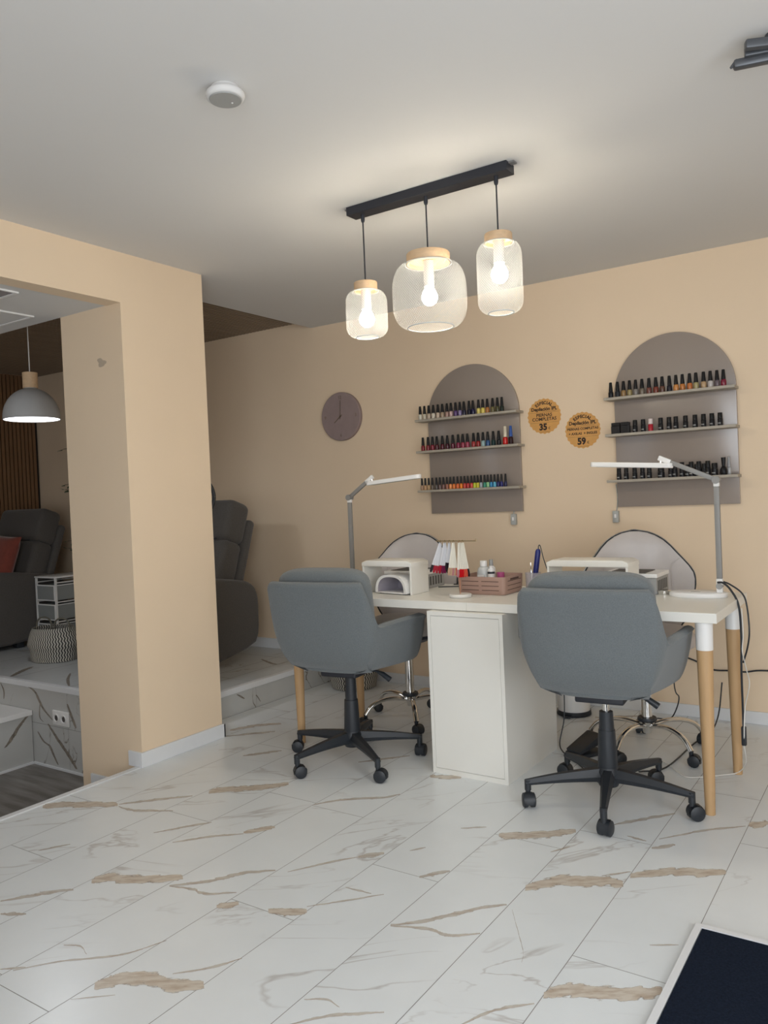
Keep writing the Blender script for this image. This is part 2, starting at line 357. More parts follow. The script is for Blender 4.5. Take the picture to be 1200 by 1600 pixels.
# measured positions: floor veins (polyline, half width) and bottle centres along the shelves
VEINS = [[[[-2.985,1.843],[-2.943,1.887],[-2.804,1.968],[-2.719,2.013]],[0.0211,-0.0154]],[[[-2.719,2.013],[-2.646,2.097],[-2.515,2.22]],[0.0069,-0.0056]],[[[-2.702,1.999],[-2.609,2.004],[-2.465,2.074]],[0.0071,-0.0057]],[[[-2.487,2.282],[-2.46,2.329],[-2.341,2.415],[-2.249,2.513]],[0.0177,-0.0189]],[[[-2.243,1.549],[-2.215,1.589],[-2.147,1.612],[-2.0,1.708]],[0.0202,-0.0158]],[[[-2.387,1.32],[-2.331,1.392],[-2.284,1.45],[-2.246,1.481]],[0.0069,-0.0046]],[[[-2.311,1.276],[-2.242,1.315]],[0.0071,-0.0044]],[[[-1.993,1.65],[-1.9,1.739],[-1.846,1.828],[-1.766,1.892]],[0.0057,-0.0059]],[[[-1.993,1.65],[-1.913,1.671],[-1.856,1.67],[-1.774,1.725]],[0.0048,-0.0045]],[[[-1.752,1.195],[-1.72,1.247],[-1.643,1.295],[-1.58,1.304],[-1.51,1.345]],[0.0187,-0.0155]],[[[-1.617,1.335],[-1.55,1.405],[-1.509,1.475]],[0.0027,-0.0026]],[[[-1.614,1.69],[-1.556,1.714],[-1.511,1.748]],[0.0119,-0.0138]],[[[-1.767,1.637],[-1.72,1.676]],[0.0109,-0.0111]],[[[-1.999,1.13],[-1.931,1.215],[-1.855,1.279],[-1.797,1.337],[-1.754,1.432]],[0.0029,-0.0021]],[[[-1.989,1.273],[-1.943,1.292],[-1.892,1.276]],[0.0028,-0.002]],[[[-2.237,1.875],[-2.149,1.977],[-2.061,2.05]],[0.0045,-0.0043]],[[[-2.069,2.058],[-1.998,2.152]],[0.0101,-0.0113]],[[[-1.723,1.906],[-1.638,2.034],[-1.583,2.102]],[0.0029,-0.0037]],[[[-1.583,2.102],[-1.553,2.134],[-1.523,2.167]],[0.0071,-0.0102]],[[[-2.007,2.388],[-1.926,2.49],[-1.801,2.578],[-1.762,2.637]],[0.0045,-0.0067]],[[[-1.227,1.335],[-1.19,1.382],[-1.159,1.414],[-1.111,1.449],[-1.062,1.483]],[0.0024,-0.0031]],[[[-1.255,1.425],[-1.208,1.453],[-1.164,1.445]],[0.0017,-0.0021]],[[[-1.528,1.767],[-1.448,1.85],[-1.369,1.938]],[0.002,-0.0027]],[[[-1.497,1.916],[-1.405,1.922]],[0.002,-0.0029]],[[[-1.248,2.482],[-1.204,2.493],[-1.112,2.555],[-1.026,2.637]],[0.0091,-0.0219]],[[[-1.015,2.184],[-0.95,2.266],[-0.891,2.299],[-0.83,2.328],[-0.771,2.352]],[0.0099,-0.0269]],[[[-0.842,2.363],[-0.773,2.43]],[0.0014,-0.0045]],[[[-0.766,2.405],[-0.68,2.482],[-0.595,2.524],[-0.521,2.564]],[0.0047,-0.0213]],[[[-1.257,1.804],[-1.201,1.851],[-1.129,1.943],[-1.08,2.007],[-1.022,2.064]],[0.0037,-0.0067]],[[[-1.255,1.801],[-1.153,1.84],[-1.091,1.839],[-1.02,1.89]],[0.0028,-0.0049]],[[[-0.997,2.045],[-0.942,1.96],[-0.9,1.895],[-0.878,1.857],[-0.868,1.823]],[0.0016,-0.0036]],[[[-0.768,1.729],[-0.723,1.777],[-0.654,1.803],[-0.576,1.848],[-0.534,1.881]],[0.0071,-0.0212]],[[[-0.887,1.534],[-0.847,1.615],[-0.775,1.688]],[0.0019,-0.0039]],[[[-0.927,2.752],[-0.86,2.832],[-0.766,2.947]],[0.0027,-0.0094]],[[[-0.859,2.679],[-0.792,2.67]],[0.0014,-0.0049]],[[[-0.762,2.625],[-0.701,2.686]],[0.0024,-0.0098]],[[[-0.759,2.705],[-0.627,2.864],[-0.528,2.947]],[0.0012,-0.0059]],[[[-0.521,2.963],[-0.466,3.005]],[0.0033,-0.0229]],[[[-1.332,2.083],[-1.299,2.125],[-1.267,2.163]],[0.0047,-0.0081]],[[[-1.758,2.868],[-1.687,2.896],[-1.635,2.914]],[0.0094,-0.0167]],[[[-0.612,2.059],[-0.548,2.096]],[0.0007,-0.0027]],[[[-1.457,2.225],[-1.422,2.272]],[0.002,-0.0034]],[[[-1.392,2.465],[-1.316,2.518]],[0.0022,-0.0044]],[[[-3.054,2.978],[-2.985,3.102],[-2.882,3.191]],[0.0128,-0.0136]],[[[-3.001,2.88],[-2.817,3.068]],[0.0078,-0.0087]],[[[-2.141,2.875],[-1.979,3.055]],[0.0048,-0.0077]],[[[-2.69,2.699],[-2.573,2.841]],[0.0079,-0.0089]],[[[-1.433,4.013],[-1.235,4.133]],[0.0034,-0.0117]],[[[-1.107,4.141],[-0.95,4.14]],[0.0037,-0.0169]],[[[-2.366,1.897],[-2.287,2.011],[-2.243,2.067]],[0.0045,-0.0041]],[[[-2.615,1.594],[-2.559,1.683]],[0.0039,-0.0027]],[[[-1.041,2.441],[-1.0,2.507]],[0.0016,-0.0041]],[[[-2.035,1.116],[-1.983,1.156]],[0.0028,-0.0017]],[[[-1.756,1.134],[-1.673,1.202]],[0.0015,-0.0012]]]
LR1 = [-2.5071,-2.4765,-2.4461,-2.4146,-2.3827,-2.3516,-2.3201,-2.2928,-2.2617,-2.2328,-2.2054,-2.1712,-2.146,-2.1098,-2.082,-2.0531,-2.0189,-1.9886,-1.9604]
LR2 = [-2.4963,-2.4604,-2.4287,-2.3986,-2.3602,-2.326,-2.2888,-2.2526,-2.2212,-2.1907,-2.1509,-2.1202,-2.0886,-2.0584,-2.0229,-1.9883,-1.9475,-1.913]
LR3 = [-2.5146,-2.4907,-2.4669,-2.4412,-2.413,-2.389,-2.3645,-2.3401,-2.3165,-2.293,-2.2677,-2.2438,-2.2208,-2.1991,-2.175,-2.1548,-2.1341,-2.1128,-2.0892,-2.0688,-2.0473,-2.0253,-2.0034,-1.981,-1.9564]
RR1 = [-1.3308,-1.2949,-1.2637,-1.232,-1.2006,-1.1681,-1.1323,-1.0983,-1.0667,-1.0312,-0.9988,-0.9674,-0.9329,-0.9027,-0.8669,-0.8353,-0.8046,-0.7748]
RR2 = [-1.3095,-1.26,-1.2105,-1.1687,-1.1315,-1.0809,-1.0391,-1.006,-0.9591,-0.9135,-0.8736,-0.8342,-0.7966]
RR3 = [-1.3034,-1.2656,-1.2209,-1.181,-1.1465,-1.0873,-1.0393,-1.019,-0.9839,-0.9572,-0.9392,-0.9135,-0.903,-0.8782,-0.8606,-0.8297,-0.7882]

# ================================================================== the setting
XL, XR, YF, YB = -6.62, 1.5, -1.3, 4.24       # room extents
EX = -3.0                                      # edge of the main floor
ZC, ZS, ZW = 2.37, 2.143, 2.42                 # main ceiling, soffit, wood ceiling
ZP, ZL = 0.15, -0.35                           # platform, lower floor
XP, YP = -3.25, 2.79                           # platform edges

def attr(me, name, vals):
    a = me.attributes.new(name, 'FLOAT_VECTOR', 'POINT')
    for i, v in enumerate(vals): a.data[i].vector = v

def tiled_floor():
    mb = MB(); mats = [M['grout'], M['tile'], M['vein'], M['tile_plat']]
    seeds = []
    # slab under the tiles (two boxes: the floor wraps round the pillar edge)
    mb.box((EX+0.001, YF, -0.03), (XR, YB, -0.0005))
    mb.box((-3.27, 2.872, -0.03), (EX+0.001, YB, -0.0005))
    mb.bm.verts.ensure_lookup_table()
    seeds = [(0, 0, 0)]*len(mb.bm.verts)
    xs = [-3.247+0.2478*k for k in range(0, 21)]
    off = {-3.247: 1.0, 0: 0}
    known = [0.8, 1.98, 1.573, 2.066, 2.405, 1.078, 1.688, 2.084, 2.48, 1.35, 1.916, 1.5, 2.2, 0.9, 1.3, 1.8, 2.3, 1.0, 1.6, 2.1, 1.4]
    L = 1.30; g = 0.0011
    for i, x0 in enumerate(xs):
        x1 = min(x0+0.2478, XR)
        if x0 >= XR: break
        y = known[i] - 4*L
        while y < YB:
            ya, yb = max(y, YF), min(y+L, YB)
            if x0 < EX-0.05: ya = max(ya, 2.873)
            if yb-ya > 0.01 and x1-x0 > 0.01:
                sd = (random.random(), random.random(), 0.0)
                v = [mb.bm.verts.new(p) for p in ((max(x0, -3.247)+g, ya+g, 0), (x1-g, ya+g, 0), (x1-g, yb-g, 0), (max(x0, -3.247)+g, yb-g, 0))]
                seeds += [sd]*4
                f = mb.bm.faces.new(v); f.material_index = 1
            y += L
    for pts, hw in VEINS:
        pts = [Vector((a, b, 0)) for a, b in pts]; hw = Vector((hw[0], hw[1], 0))*1.5
        path = smooth_path(pts, 6); n = len(path); rows = []
        big = hw.length > 0.02
        for i, p in enumerate(path):
            t = i/(n-1); k = 1.0 if big else 0.55+0.9*math.sin(PI*min(1, max(0, t)))
            if big: k = 0.55+0.6*math.sin(PI*t)**0.5
            jit = Vector((0, random.uniform(-1, 1)*0.15*hw.length, 0))
            p = p + jit; 
            rows.append([p-hw*k, p, p+hw*k])
        V = []
        for r in rows:
            V.append([mb.bm.verts.new((q.x, q.y, 0.0006)) for q in r]); a = 0.9 if big else 0.62
            seeds += [(0, a, 0), (0.95 if big else 0.75, a, 0), (0, a, 0)]
        for a, b in zip(V, V[1:]):
            for j in range(2):
                f = mb.bm.faces.new((a[j], a[j+1], b[j+1], b[j])); f.material_index = 2
    bmesh.ops.recalc_face_normals(mb.bm, faces=mb.bm.faces)
    for f in mb.bm.faces:
        if f.material_index and f.normal.z < 0: f.normal_flip()
    mb.bm.verts.ensure_lookup_table()
    o = mb.build('floor', mats, smooth=None, recalc=False)
    attr(o.data, 'tseed', seeds); struct(o)
tiled_floor()

def seeded(mb, name, mats, quads, veins=()):
    """quads: list of (4 points, material index) each with its own seed; veins: (polyline, half width, width axis)"""
    seeds = [(0, 0, 0)]*len(mb.bm.verts)
    for pts, mi in quads:
        v = [mb.bm.verts.new(p) for p in pts]; seeds += [(random.random(), random.random(), random.random())]*4
        f = mb.bm.faces.new(v); f.material_index = mi
    for pts, hw, ax in veins:
        path = smooth_path(pts, 4); n = len(path); V = []; ax = Vector(ax)
        for i, p in enumerate(path):
            k = 0.5+0.7*math.sin(PI*i/(n-1))**0.6; V.append([mb.bm.verts.new(p+ax*hw*k*e) for e in (-1, 0, 1)]); seeds += [(0, 0.85, 0), (0.95, 0.85, 0), (0, 0.85, 0)]
        for a, b in zip(V, V[1:]):
            for j in range(2): f = mb.bm.faces.new((a[j], a[j+1], b[j+1], b[j])); f.material_index = 3
    o = mb.build(name, mats, smooth=None, recalc=False); attr(o.data, 'tseed', seeds); return struct(o)

# white trim strip along the edge of the main floor, over the lower area
struct(MB().box((EX-0.03, YF, -0.34), (EX, 2.36, 0.004)).build('trim_1', M['white'], smooth=None))
# lower floor and its marble walls
struct(MB().box((XL, YF, ZL-0.05), (EX-0.032, YP, ZL)).build('floor_lower', M['plank'], smooth=None))
# platform
mb = MB(); mb.box((XL, YP+0.002, ZL-0.05), (-3.46, YB, ZP-0.002)); mb.box((-3.46, 2.872, ZL-0.05), (XP-0.001, YB, ZP-0.002))
q = []
x = XL
while x < -3.46:
    x1 = min(x+0.6, -3.46)
    y = YP
    while y < YB:
        y1 = min(y+0.6, YB); q.append((((x+.002, y+.002, ZP), (x1-.002, y+.002, ZP), (x1-.002, y1-.002, ZP), (x+.002, y1-.002, ZP)), 1)); y = y1
    x = x1
for (ya, yb) in ((2.872, 3.39), (3.39, YB)):
    q.append((((-3.458, ya+.001, ZP), (XP, ya+.001, ZP), (XP, yb-.001, ZP), (-3.458, yb-.001, ZP)), 1))
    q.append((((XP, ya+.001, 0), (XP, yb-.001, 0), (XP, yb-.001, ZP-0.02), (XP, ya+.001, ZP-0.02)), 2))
for (xa, xb) in ((XL, -5.2), (-5.2, -4.205), (-4.205, -3.46)):
    q.append((((xa+.001, YP, ZL), (xb-.001, YP, ZL), (xb-.001, YP, -0.096), (xa+.001, YP, -0.096)), 2))
    q.append((((xa+.001, YP, -0.093), (xb-.001, YP, -0.093), (xb-.001, YP, ZP-0.02), (xa+.001, YP, ZP-0.02)), 2))
RV = [([[-4.518, 2.789, -0.148], [-4.462, 2.789, -0.2], [-4.398, 2.789, -0.222], [-4.363, 2.789, -0.272], [-4.322, 2.789, -0.324]], 0.008), ([[-4.406, 2.789, -0.087], [-4.315, 2.789, -0.168], [-4.273, 2.789, -0.201], [-4.197, 2.789, -0.266], [-4.14, 2.789, -0.322]], 0.012), ([[-4.691, 2.789, 0.143], [-4.543, 2.789, 0.106], [-4.493, 2.789, 0.056], [-4.445, 2.789, -0.001], [-4.352, 2.789, -0.06]], 0.008), ([[-4.202, 2.789, 0.057], [-4.164, 2.789, -0.015], [-4.126, 2.789, -0.078]], 0.009), ([[-4.902, 2.789, 0.115], [-4.87, 2.789, 0.065], [-4.875, 2.789, 0.015]], 0.006), ([[-4.482, 2.789, 0.026], [-4.489, 2.789, -0.054], [-4.452, 2.789, -0.081]], 0.004)]
SV = [([[-4.57, 2.777, -0.033], [-4.57, 2.702, -0.1], [-4.57, 2.649, -0.164], [-4.57, 2.611, -0.203]], 0.016)]
PV = [([[-4.854, 2.836, 0.151], [-4.956, 2.973, 0.151], [-5.011, 3.076, 0.151]], 0.03), ([[-4.237, 2.831, 0.151], [-4.405, 2.937, 0.151], [-4.56, 3.061, 0.151]], 0.012), ([[-3.673, 3.894, 0.151], [-3.47, 3.807, 0.151], [-3.444, 3.902, 0.151]], 0.015)]
QV = [([[-3.249, 3.232, 0.111], [-3.249, 3.262, 0.093], [-3.249, 3.292, 0.072]], 0.005), ([[-3.25, 3.326, 0.116], [-3.25, 3.388, 0.072], [-3.249, 3.423, 0.025]], 0.003)]
seeded(mb, 'floor_platform', [M['grout'], M['tile_plat'], M['tile_wall_shaded'], M['vein_dark']], q,
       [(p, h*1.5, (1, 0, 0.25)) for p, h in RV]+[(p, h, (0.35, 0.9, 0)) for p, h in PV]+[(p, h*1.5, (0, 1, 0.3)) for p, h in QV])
struct(MB().box((XL, YP-0.006, ZP-0.03), (-3.462, YP+0.03, ZP+0.003), 0.002, 2).build('trim_2', M['white'], smooth=None))
struct(MB().box((XP-0.03, 2.874, ZP-0.03), (XP+0.006, YB-0.012, ZP+0.003), 0.002, 2).build('trim_3', M['white'], smooth=None))
# thin grout trims at the foot of the riser and beside the steps
struct(MB().box((-4.565, YP-0.012, ZL), (-3.462, YP-0.001, ZL+0.012)).build('trim_4', M['white'], smooth=None))
# steps at the far left
mb = MB(); mb.box((XL, 2.53, ZL), (-4.572, YP-0.002, -0.05)); mb.box((XL, 2.27, ZL), (-4.572, 2.529, -0.22))
q = [(((-4.571, 2.53, ZL), (-4.571, YP-.004, ZL), (-4.571, YP-.004, -0.052), (-4.571, 2.53, -0.052)), 2)]
seeded(mb, 'floor_step', [M['grout'], M['tile_plat'], M['tile_wall_shaded'], M['vein_dark']], q, [(p, h*1.5, (0, 1, 0.3)) for p, h in SV])
o = MB().box((XL, 2.52, -0.05), (-4.56, YP-0.004, -0.02), 0.002, 2)
struct(o.build('trim_5', M['white_pl'], smooth=None))
struct(MB().box((-4.62, 2.515, -0.20), (-4.562, 2.529, -0.051)).build('trim_6', M['white'], smooth=None))
struct(MB().box((-4.57, 2.27, ZL), (-4.558, YP-0.012, ZL+0.012)).build('trim_7', M['white'], smooth=None))
q = MB().box((XL, 2.26, -0.22), (-4.56, 2.514, -0.19), 0.002, 2); struct(q.build('trim_8', M['white_pl'], smooth=None))

# walls
def wall(name, lo, hi, m='wall'): return struct(MB().box(lo, hi).build(name, M[m], smooth=None))
wall('wall_back', (XL-0.12, YB, ZL), (XR+0.12, YB+0.12, 2.6))
mb = MB(); mb.box((XR, YF, -0.03), (XR+0.12, 0.05, 2.5)); mb.box((XR, 1.45, -0.03), (XR+0.12, YB, 2.5)); mb.box((XR, 0.05, 2.1), (XR+0.12, 1.45, 2.5))
struct(mb.build('wall_right', M['wall'], smooth=None))
mb = MB()
for lo, hi in (((XR+0.03, 0.05, 0), (XR+0.08, 0.12, 2.1)), ((XR+0.03, 1.38, 0), (XR+0.08, 1.45, 2.1)), ((XR+0.03, 0.12, 0), (XR+0.08, 1.38, 0.12)), ((XR+0.03, 0.12, 2.02), (XR+0.08, 1.38, 2.1))): mb.box(lo, hi)
struct(mb.build('door_1', M['white'], smooth=None))
wall('wall_left', (XL-0.12, YF, ZL), (XL-0.03, YB, 2.5))
# front wall with the shop window opening behind the camera
mb = MB()
for lo, hi in (((XL, YF-0.12, ZL), (-5.5, YF, 2.5)), ((-3.7, YF-0.12, ZL), (-0.3, YF, 2.5)), ((1.2, YF-0.12, -0.03), (XR, YF, 2.5)),
               ((-5.5, YF-0.12, ZL), (-3.7, YF, 0.2)), ((-5.5, YF-0.12, 1.6), (-3.7, YF, 2.5)),
               ((-0.3, YF-0.12, -0.03), (1.2, YF, 0.25)), ((-0.3, YF-0.12, 2.25), (1.2, YF, 2.5))): mb.box(lo, hi)
struct(mb.build('wall_front', M['wall'], smooth=None))
def window(name, x0, x1, z0, z1, n):
    mb = MB()
    for k in range(n+1):
        xx = x0+(x1-x0)*k/n; mb.box((xx-0.02 if k else x0, YF-0.09, z0), (xx+0.02 if k < n else x1, YF-0.04, z1))
    mb.box((x0, YF-0.088, z0), (x1, YF-0.042, z0+0.04)); mb.box((x0, YF-0.088, z1-0.04), (x1, YF-0.042, z1))
    struct(mb.build(name, M['white'], smooth=None))
window('window_1', -0.3, 1.2, 0.25, 2.25, 2)
window('window_2', -5.5, -3.7, 0.2, 1.6, 2)  # unseen opening, added with the fill of the lower area
# pillar and the beam face over the lower area
struct(MB().box((-3.455, 2.362, ZL), (EX, 2.87, ZW+0.05)).build('wall_pillar', M['wall'], smooth=None))
wall('wall_beam', (EX-0.10, YF, ZS-0.003), (EX, 2.362, ZC+0.1))
# ceilings
mb = MB(); mb.box((EX-0.001, YF, ZC), (XR, YB, ZC+0.1)); mb.box((-3.40, 2.871, ZC), (EX-0.001, YB, ZC+0.1))
struct(mb.build('ceiling', M['ceiling'], smooth=None))
struct(MB().box((XL, YF, ZS), (EX-0.101, 2.362, ZW+0.1)).build('ceiling_soffit', M['ceiling'], smooth=None))
mb = MB(); mb.box((XL, 2.363, ZW+0.02), (-3.401, YB, ZW+0.1)); 
mb2 = MB(); x = XL+0.005
while x < -3.42:
    if x+0.024 < -3.456: mb2.box((x, 2.364, ZW), (x+0.024, YB-0.001, ZW+0.021))
    else: mb2.box((x, 2.875, ZW), (min(x+0.024, -3.403), YB-0.001, ZW+0.021))
    x += 0.034
struct(mb.build('ceiling_wood_backing', M['dark_felt'], smooth=None)); struct(mb2.build('ceiling_wood', M['slat'], smooth=None))
# slatted panel on the left wall
mb = MB(); y = 2.37
while y < YB-0.03:
    mb.box((XL-0.02, y, ZP), (XL, y+0.026, ZW)); y += 0.037
struct(mb.build('wall_slats', M['slatv'], smooth=None))
struct(MB().box((XL-0.03, 2.36, ZP), (XL-0.02, YB, ZW)).build('wall_slat_backing', M['dark_felt'], smooth=None))
# baseboards
def bb(name, lo, hi): return struct(MB().box(lo, hi, 0.002, 2).build(name, M['white'], smooth=None))
bb('baseboard_back', (XP+0.008, YB-0.012, 0), (XR, YB, 0.062))
bb('baseboard_platform', (XL, YB-0.012, ZP), (XP, YB, ZP+0.07))
mb = MB(); mb.box((EX, 2.35, 0.0), (EX+0.012, 2.882, 0.07), 0.002, 2); mb.box((-3.085, 2.35, 0.0), (EX, 2.362, 0.07), 0.002, 2); mb.box((-3.2, 2.87, 0.0), (EX+0.012, 2.882, 0.07), 0.002, 2)
struct(mb.build('baseboard_pillar', M['white'], smooth=None))
bb('baseboard_lower', (-3.38, 2.35, ZL), (EX-0.032, 2.362, -0.085))
bb('baseboard_right', (XR-0.012, 1.46, 0), (XR, YB-0.012, 0.062))
# flush frames in the soffit
def ceiling_frame(x0, x1, y0, y1, lab, pm='vent'):
    o = empty('ceiling_panel', lab, 'ceiling light', ((x0+x1)/2, (y0+y1)/2, ZS))
    a, b = (x1-x0)/2, (y1-y0)/2; mb = MB(); t = 0.012
    mb.box((-a, -b, -0.008), (a, -b+t, -0.0005)); mb.box((-a, b-t, -0.008), (a, b, -0.0005)); mb.box((-a, -b+t, -0.008), (-a+t, b-t, -0.0005)); mb.box((a-t, -b+t, -0.008), (a, b-t, -0.0005))
    mb.build('frame', M['white_pl'], o, None)
    MB().box((-a+t, -b+t, -0.004), (a-t, b-t, -0.0005)).build('panel', M[pm], o, None)
ceiling_frame(-3.30, -3.165, 1.83, 1.97, 'small square ceiling panel in white frame nearer the beam')
ceiling_frame(-3.80, -3.505, 1.95, 2.255, 'larger square ceiling panel set deeper into the low ceiling', 'ceiling')
# wall stain
mb = MB(); c = Vector((-3.155, 2.3612, 1.885))
pts = []
for k in range(18):
    a = 2*PI*k/18; r = 0.020*(1+0.22*math.sin(3*a+1)+0.12*math.sin(5*a)); pts.append(mb.bm.verts.new((c.x+1.5*r*math.cos(a), c.y, c.z+r*math.sin(a)-0.3*r*math.cos(a))))
mb.bm.faces.new(pts); struct(mb.build('trim_9', M['stain'], smooth=None))

# ================================================================== doormat
o = empty('doormat', 'dark navy doormat sunk in a white frame in the bottom right corner', 'doormat', (-0.528, 2.205, 0))
MB().box((0.02, -1.9, 0.001), (1.2, -0.02, 0.012)).build('pile', M['mat'], o, None)
mb = MB(); mb.box((0, -1.92, 0.001), (0.018, 0, 0.014)); mb.box((0.018, -0.018, 0.001), (1.22, 0, 0.014)); mb.box((1.202, -1.92, 0.001), (1.22, -0.018, 0.014)); mb.box((0.018, -1.92, 0.001), (1.202, -1.902, 0.014))
mb.build('frame', M['white'], o, None)

# ================================================================== desk
YD0, YD1, ZD = 2.960, 3.560, 0.738
def desk_leg(parent, x, y, name='leg'):
    l = MB().tube([(x, y, 0.0005), (x, y, 0.35), (x, y, 0.600)], [0.0175, 0.024, 0.0285], 28).build(name, M['oak'], parent, 60)
    MB().tube([(x, y, 0.600), (x, y, 0.7015)], [0.0292, 0.0305], 28).build('leg_cap', M['white_pl'], l, 60)
desk = empty('desk', 'white manicure desk top carried by oak legs with white caps and the cabinet', 'desk', (-1.60, 3.26, 0))
t1 = MB().box((0.0005, -0.30, 0.702), (0.997, 0.30, ZD), 0.0015, 2).build('tabletop', M['white_lam'], desk, None)
t2 = MB().box((-1.0, -0.30, 0.702), (-0.0005, 0.30, ZD), 0.0015, 2).build('tabletop', M['white_lam'], desk, None)
for x, y in ((0.945, -0.26), (0.955, 0.215), (-0.965, -0.275), (-0.965, 0.232)): desk_leg(desk, x, y)

cab = empty('cabinet', 'tall white laminate cabinet unit standing under the middle of the desk', 'cabinet', (-1.5955, 3.19, 0))
CW, CD0, CD1, CH = 0.1785, -0.268, 0.262, 0.700
mb = MB(); tt = 0.016
mb.box((-CW, CD0, 0), (-CW+tt, CD1, CH)); mb.box((CW-tt, CD0, 0), (CW, CD1, CH)); mb.box((-CW+tt, CD0, 0), (CW-tt, CD1, 0.022)); mb.box((-CW+tt, CD0, CH-0.018), (CW-tt, CD1, CH)); mb.box((-CW+tt, CD1-0.01, 0.022), (CW-tt, CD1, CH-0.018))
mb.build('body', M['white_lam'], cab, None)
MB().box((-CW+tt+0.0012, CD0+0.0005, 0.0235), (CW-tt-0.0012, CD0+0.016, CH-0.0195)).build('door', M['white_lam'], cab, None)

# ================================================================== grey upholstered desk chairs
def chair_shell():
    """wrap-round tub: closed cross-section swept along a U-shaped plan"""
    mb = MB(); rows = []; NS = 56
    for i in range(NS+1):
        s = -1+2*i/NS; a = abs(s)
        # plan position at arm height
        if a < 0.42:                       # back
            k = a/0.42; x = 0.222*k; y = -0.285+0.025*k**3; nx, ny = 0.18*k**2, -1
        elif a < 0.62:                     # corner
            k = (a-0.42)/0.20; ang = k*PI/2; x = 0.222+0.050*math.sin(ang); y = -0.260+0.090*(1-math.cos(ang)); nx, ny = 0.18+math.sin(ang), -math.cos(ang)
        else:                              # arm
            k = (a-0.62)/0.38; x = 0.272+0.048*math.sin(PI*min(1, k*1.15)/2)-0.012*k; y = -0.170+0.415*k; nx, ny = 1, 0.05
            if k > 0.85: x -= 0.03*((k-0.85)/0.15)**2
        sg = 1 if s >= 0 else -1; x *= sg; nx *= sg
        n = Vector((nx, ny, 0)).normalized(); P = Vector((x, y, 0))
        # top edge height: back high, sloping sharply down to the arms
        t = min(1, max(0, (a-0.440)/0.15)); t = t*t*(3-2*t); zt = 0.852*(1-t)+0.660*t
        if a > 0.60: zt += 0.006*math.sin(PI*(a-0.60)/0.40)
        if a > 0.93: zt -= 0.03*((a-0.93)/0.07)**2
        zb = 0.440
        th = 0.052 if a > 0.3 else 0.052
        ring = []
        nz = 14
        for j in range(nz+1):              # outer face, bottom to top
            v = j/nz; z = zb+(zt-0.022-zb)*v; h = (z-zb)
            D = 0.135 if a < 0.6 else 0.135-0.09*(a-0.6)/0.4; q = max(0, 1-h/0.24); inset = D*(1-math.sqrt(max(0, 1-q*q))) + 0.012*max(0, 1-h/0.36)
            lean = 0.03*max(0, (z-0.66))/0.19*(1-t)
            p = P - n*inset + Vector((0, -lean, 0)); ring.append((p.x*(1-0.05*max(0, 1-h/0.30)), p.y, z))
        ptop = P + Vector((0, -0.03*max(0, (zt-0.66))/0.19*(1-t), 0))
        for j in range(1, 6):              # rolled top
            ang = PI*j/6; p = ptop - n*(th/2)*(1-math.cos(ang)); ring.append((p.x, p.y, zt-0.022+0.022*math.sin(ang)))
        for j in range(7):                 # inner face down
            v = j/6; z = (zt-0.022)*(1-v)+(zb+0.03)*v; h = z-zb
            lean = 0.03*max(0, (z-0.66))/0.19*(1-t)
            q = max(0, 1-h/0.24); inset = th + 0.125*(1-math.sqrt(max(0, 1-q*q)))
            p = P - n*inset + Vector((0, -lean, 0)); ring.append((p.x*(1-0.05*max(0, 1-h/0.30)), p.y, z))
        rows.append(ring)
    V = mb.grid(rows, closeu=True)
    mb.bm.faces.new(V[0]); mb.bm.faces.new(V[-1][::-1])
    return mb
def caster(parent, x, y, rz, m, r=0.027, name='caster'):
    mb = MB(); R = RZ(rz)
    def T(p): v = R @ Vector(p); return (v.x+x, v.y+y, v.z)
    for sx in (-1, 1):
        mb.tube([T((sx*0.004, 0.012, r)), T((sx*0.008, 0.012, r)), T((sx*0.021, 0.012, r)), T((sx*0.0245, 0.012, r))], [r*0.85, r, r, r*0.78], 20)
    # hood over the wheels
    rows = []
    for i in range(7):
        a = math.radians(-20+i*38); rows.append([T((s_*0.0135, 0.012+math.cos(a)*(r+0.003), r+math.sin(a)*(r+0.003))) for s_ in (-1, -0.4, 0.4, 1)])
    mb.grid(rows)
    mb.cyl(T((0, 0, r)), T((0, 0, 0.068)), 0.009, 0.010, 12)
    return mb.build(name, m, parent, 40)
def star_base(parent, off, R=0.315, m=None):
    m = m or M['black_pl']
    MB().lathe([(0, 0.068), (0.036, 0.070), (0.042, 0.085), (0.044, 0.125), (0.036, 0.142), (0, 0.142)], seg=28).build('hub', m, parent, 40)
    for k in range(5):
        a = math.radians(off+72*k); d = Vector((math.cos(a), math.sin(a), 0)); n = Vector((-d.y, d.x, 0)); rows = []
        for i in range(9):
            t = i/8; rr = 0.03+(R-0.03)*t; w = 0.026*(1-t)+0.0125*t; zt = 0.137-0.036*t+0.004*math.sin(PI*t); zb = zt-(0.048*(1-t)+0.020*t)
            p = d*rr
            rows.append([(p-n*w*0.8+Vector((0, 0, zb))), (p+n*w*0.8+Vector((0, 0, zb))), (p+n*w+Vector((0, 0, zb*0.6+zt*0.4))), (p+n*w*0.55+Vector((0, 0, zt))), (p-n*w*0.55+Vector((0, 0, zt))), (p-n*w+Vector((0, 0, zb*0.6+zt*0.4)))])
        mb = MB(); V = mb.grid(rows, closeu=True); mb.bm.faces.new(V[0]); mb.bm.faces.new(V[-1][::-1])
        q = d*(R-0.008); mb.cyl((q.x, q.y, 0.062), (q.x, q.y, 0.100), 0.0125, 0.0125, 14)
        l = mb.build('base_leg', m, parent, 35)
        caster(l, q.x, q.y, a+random.uniform(-1.5, 1.5), m)
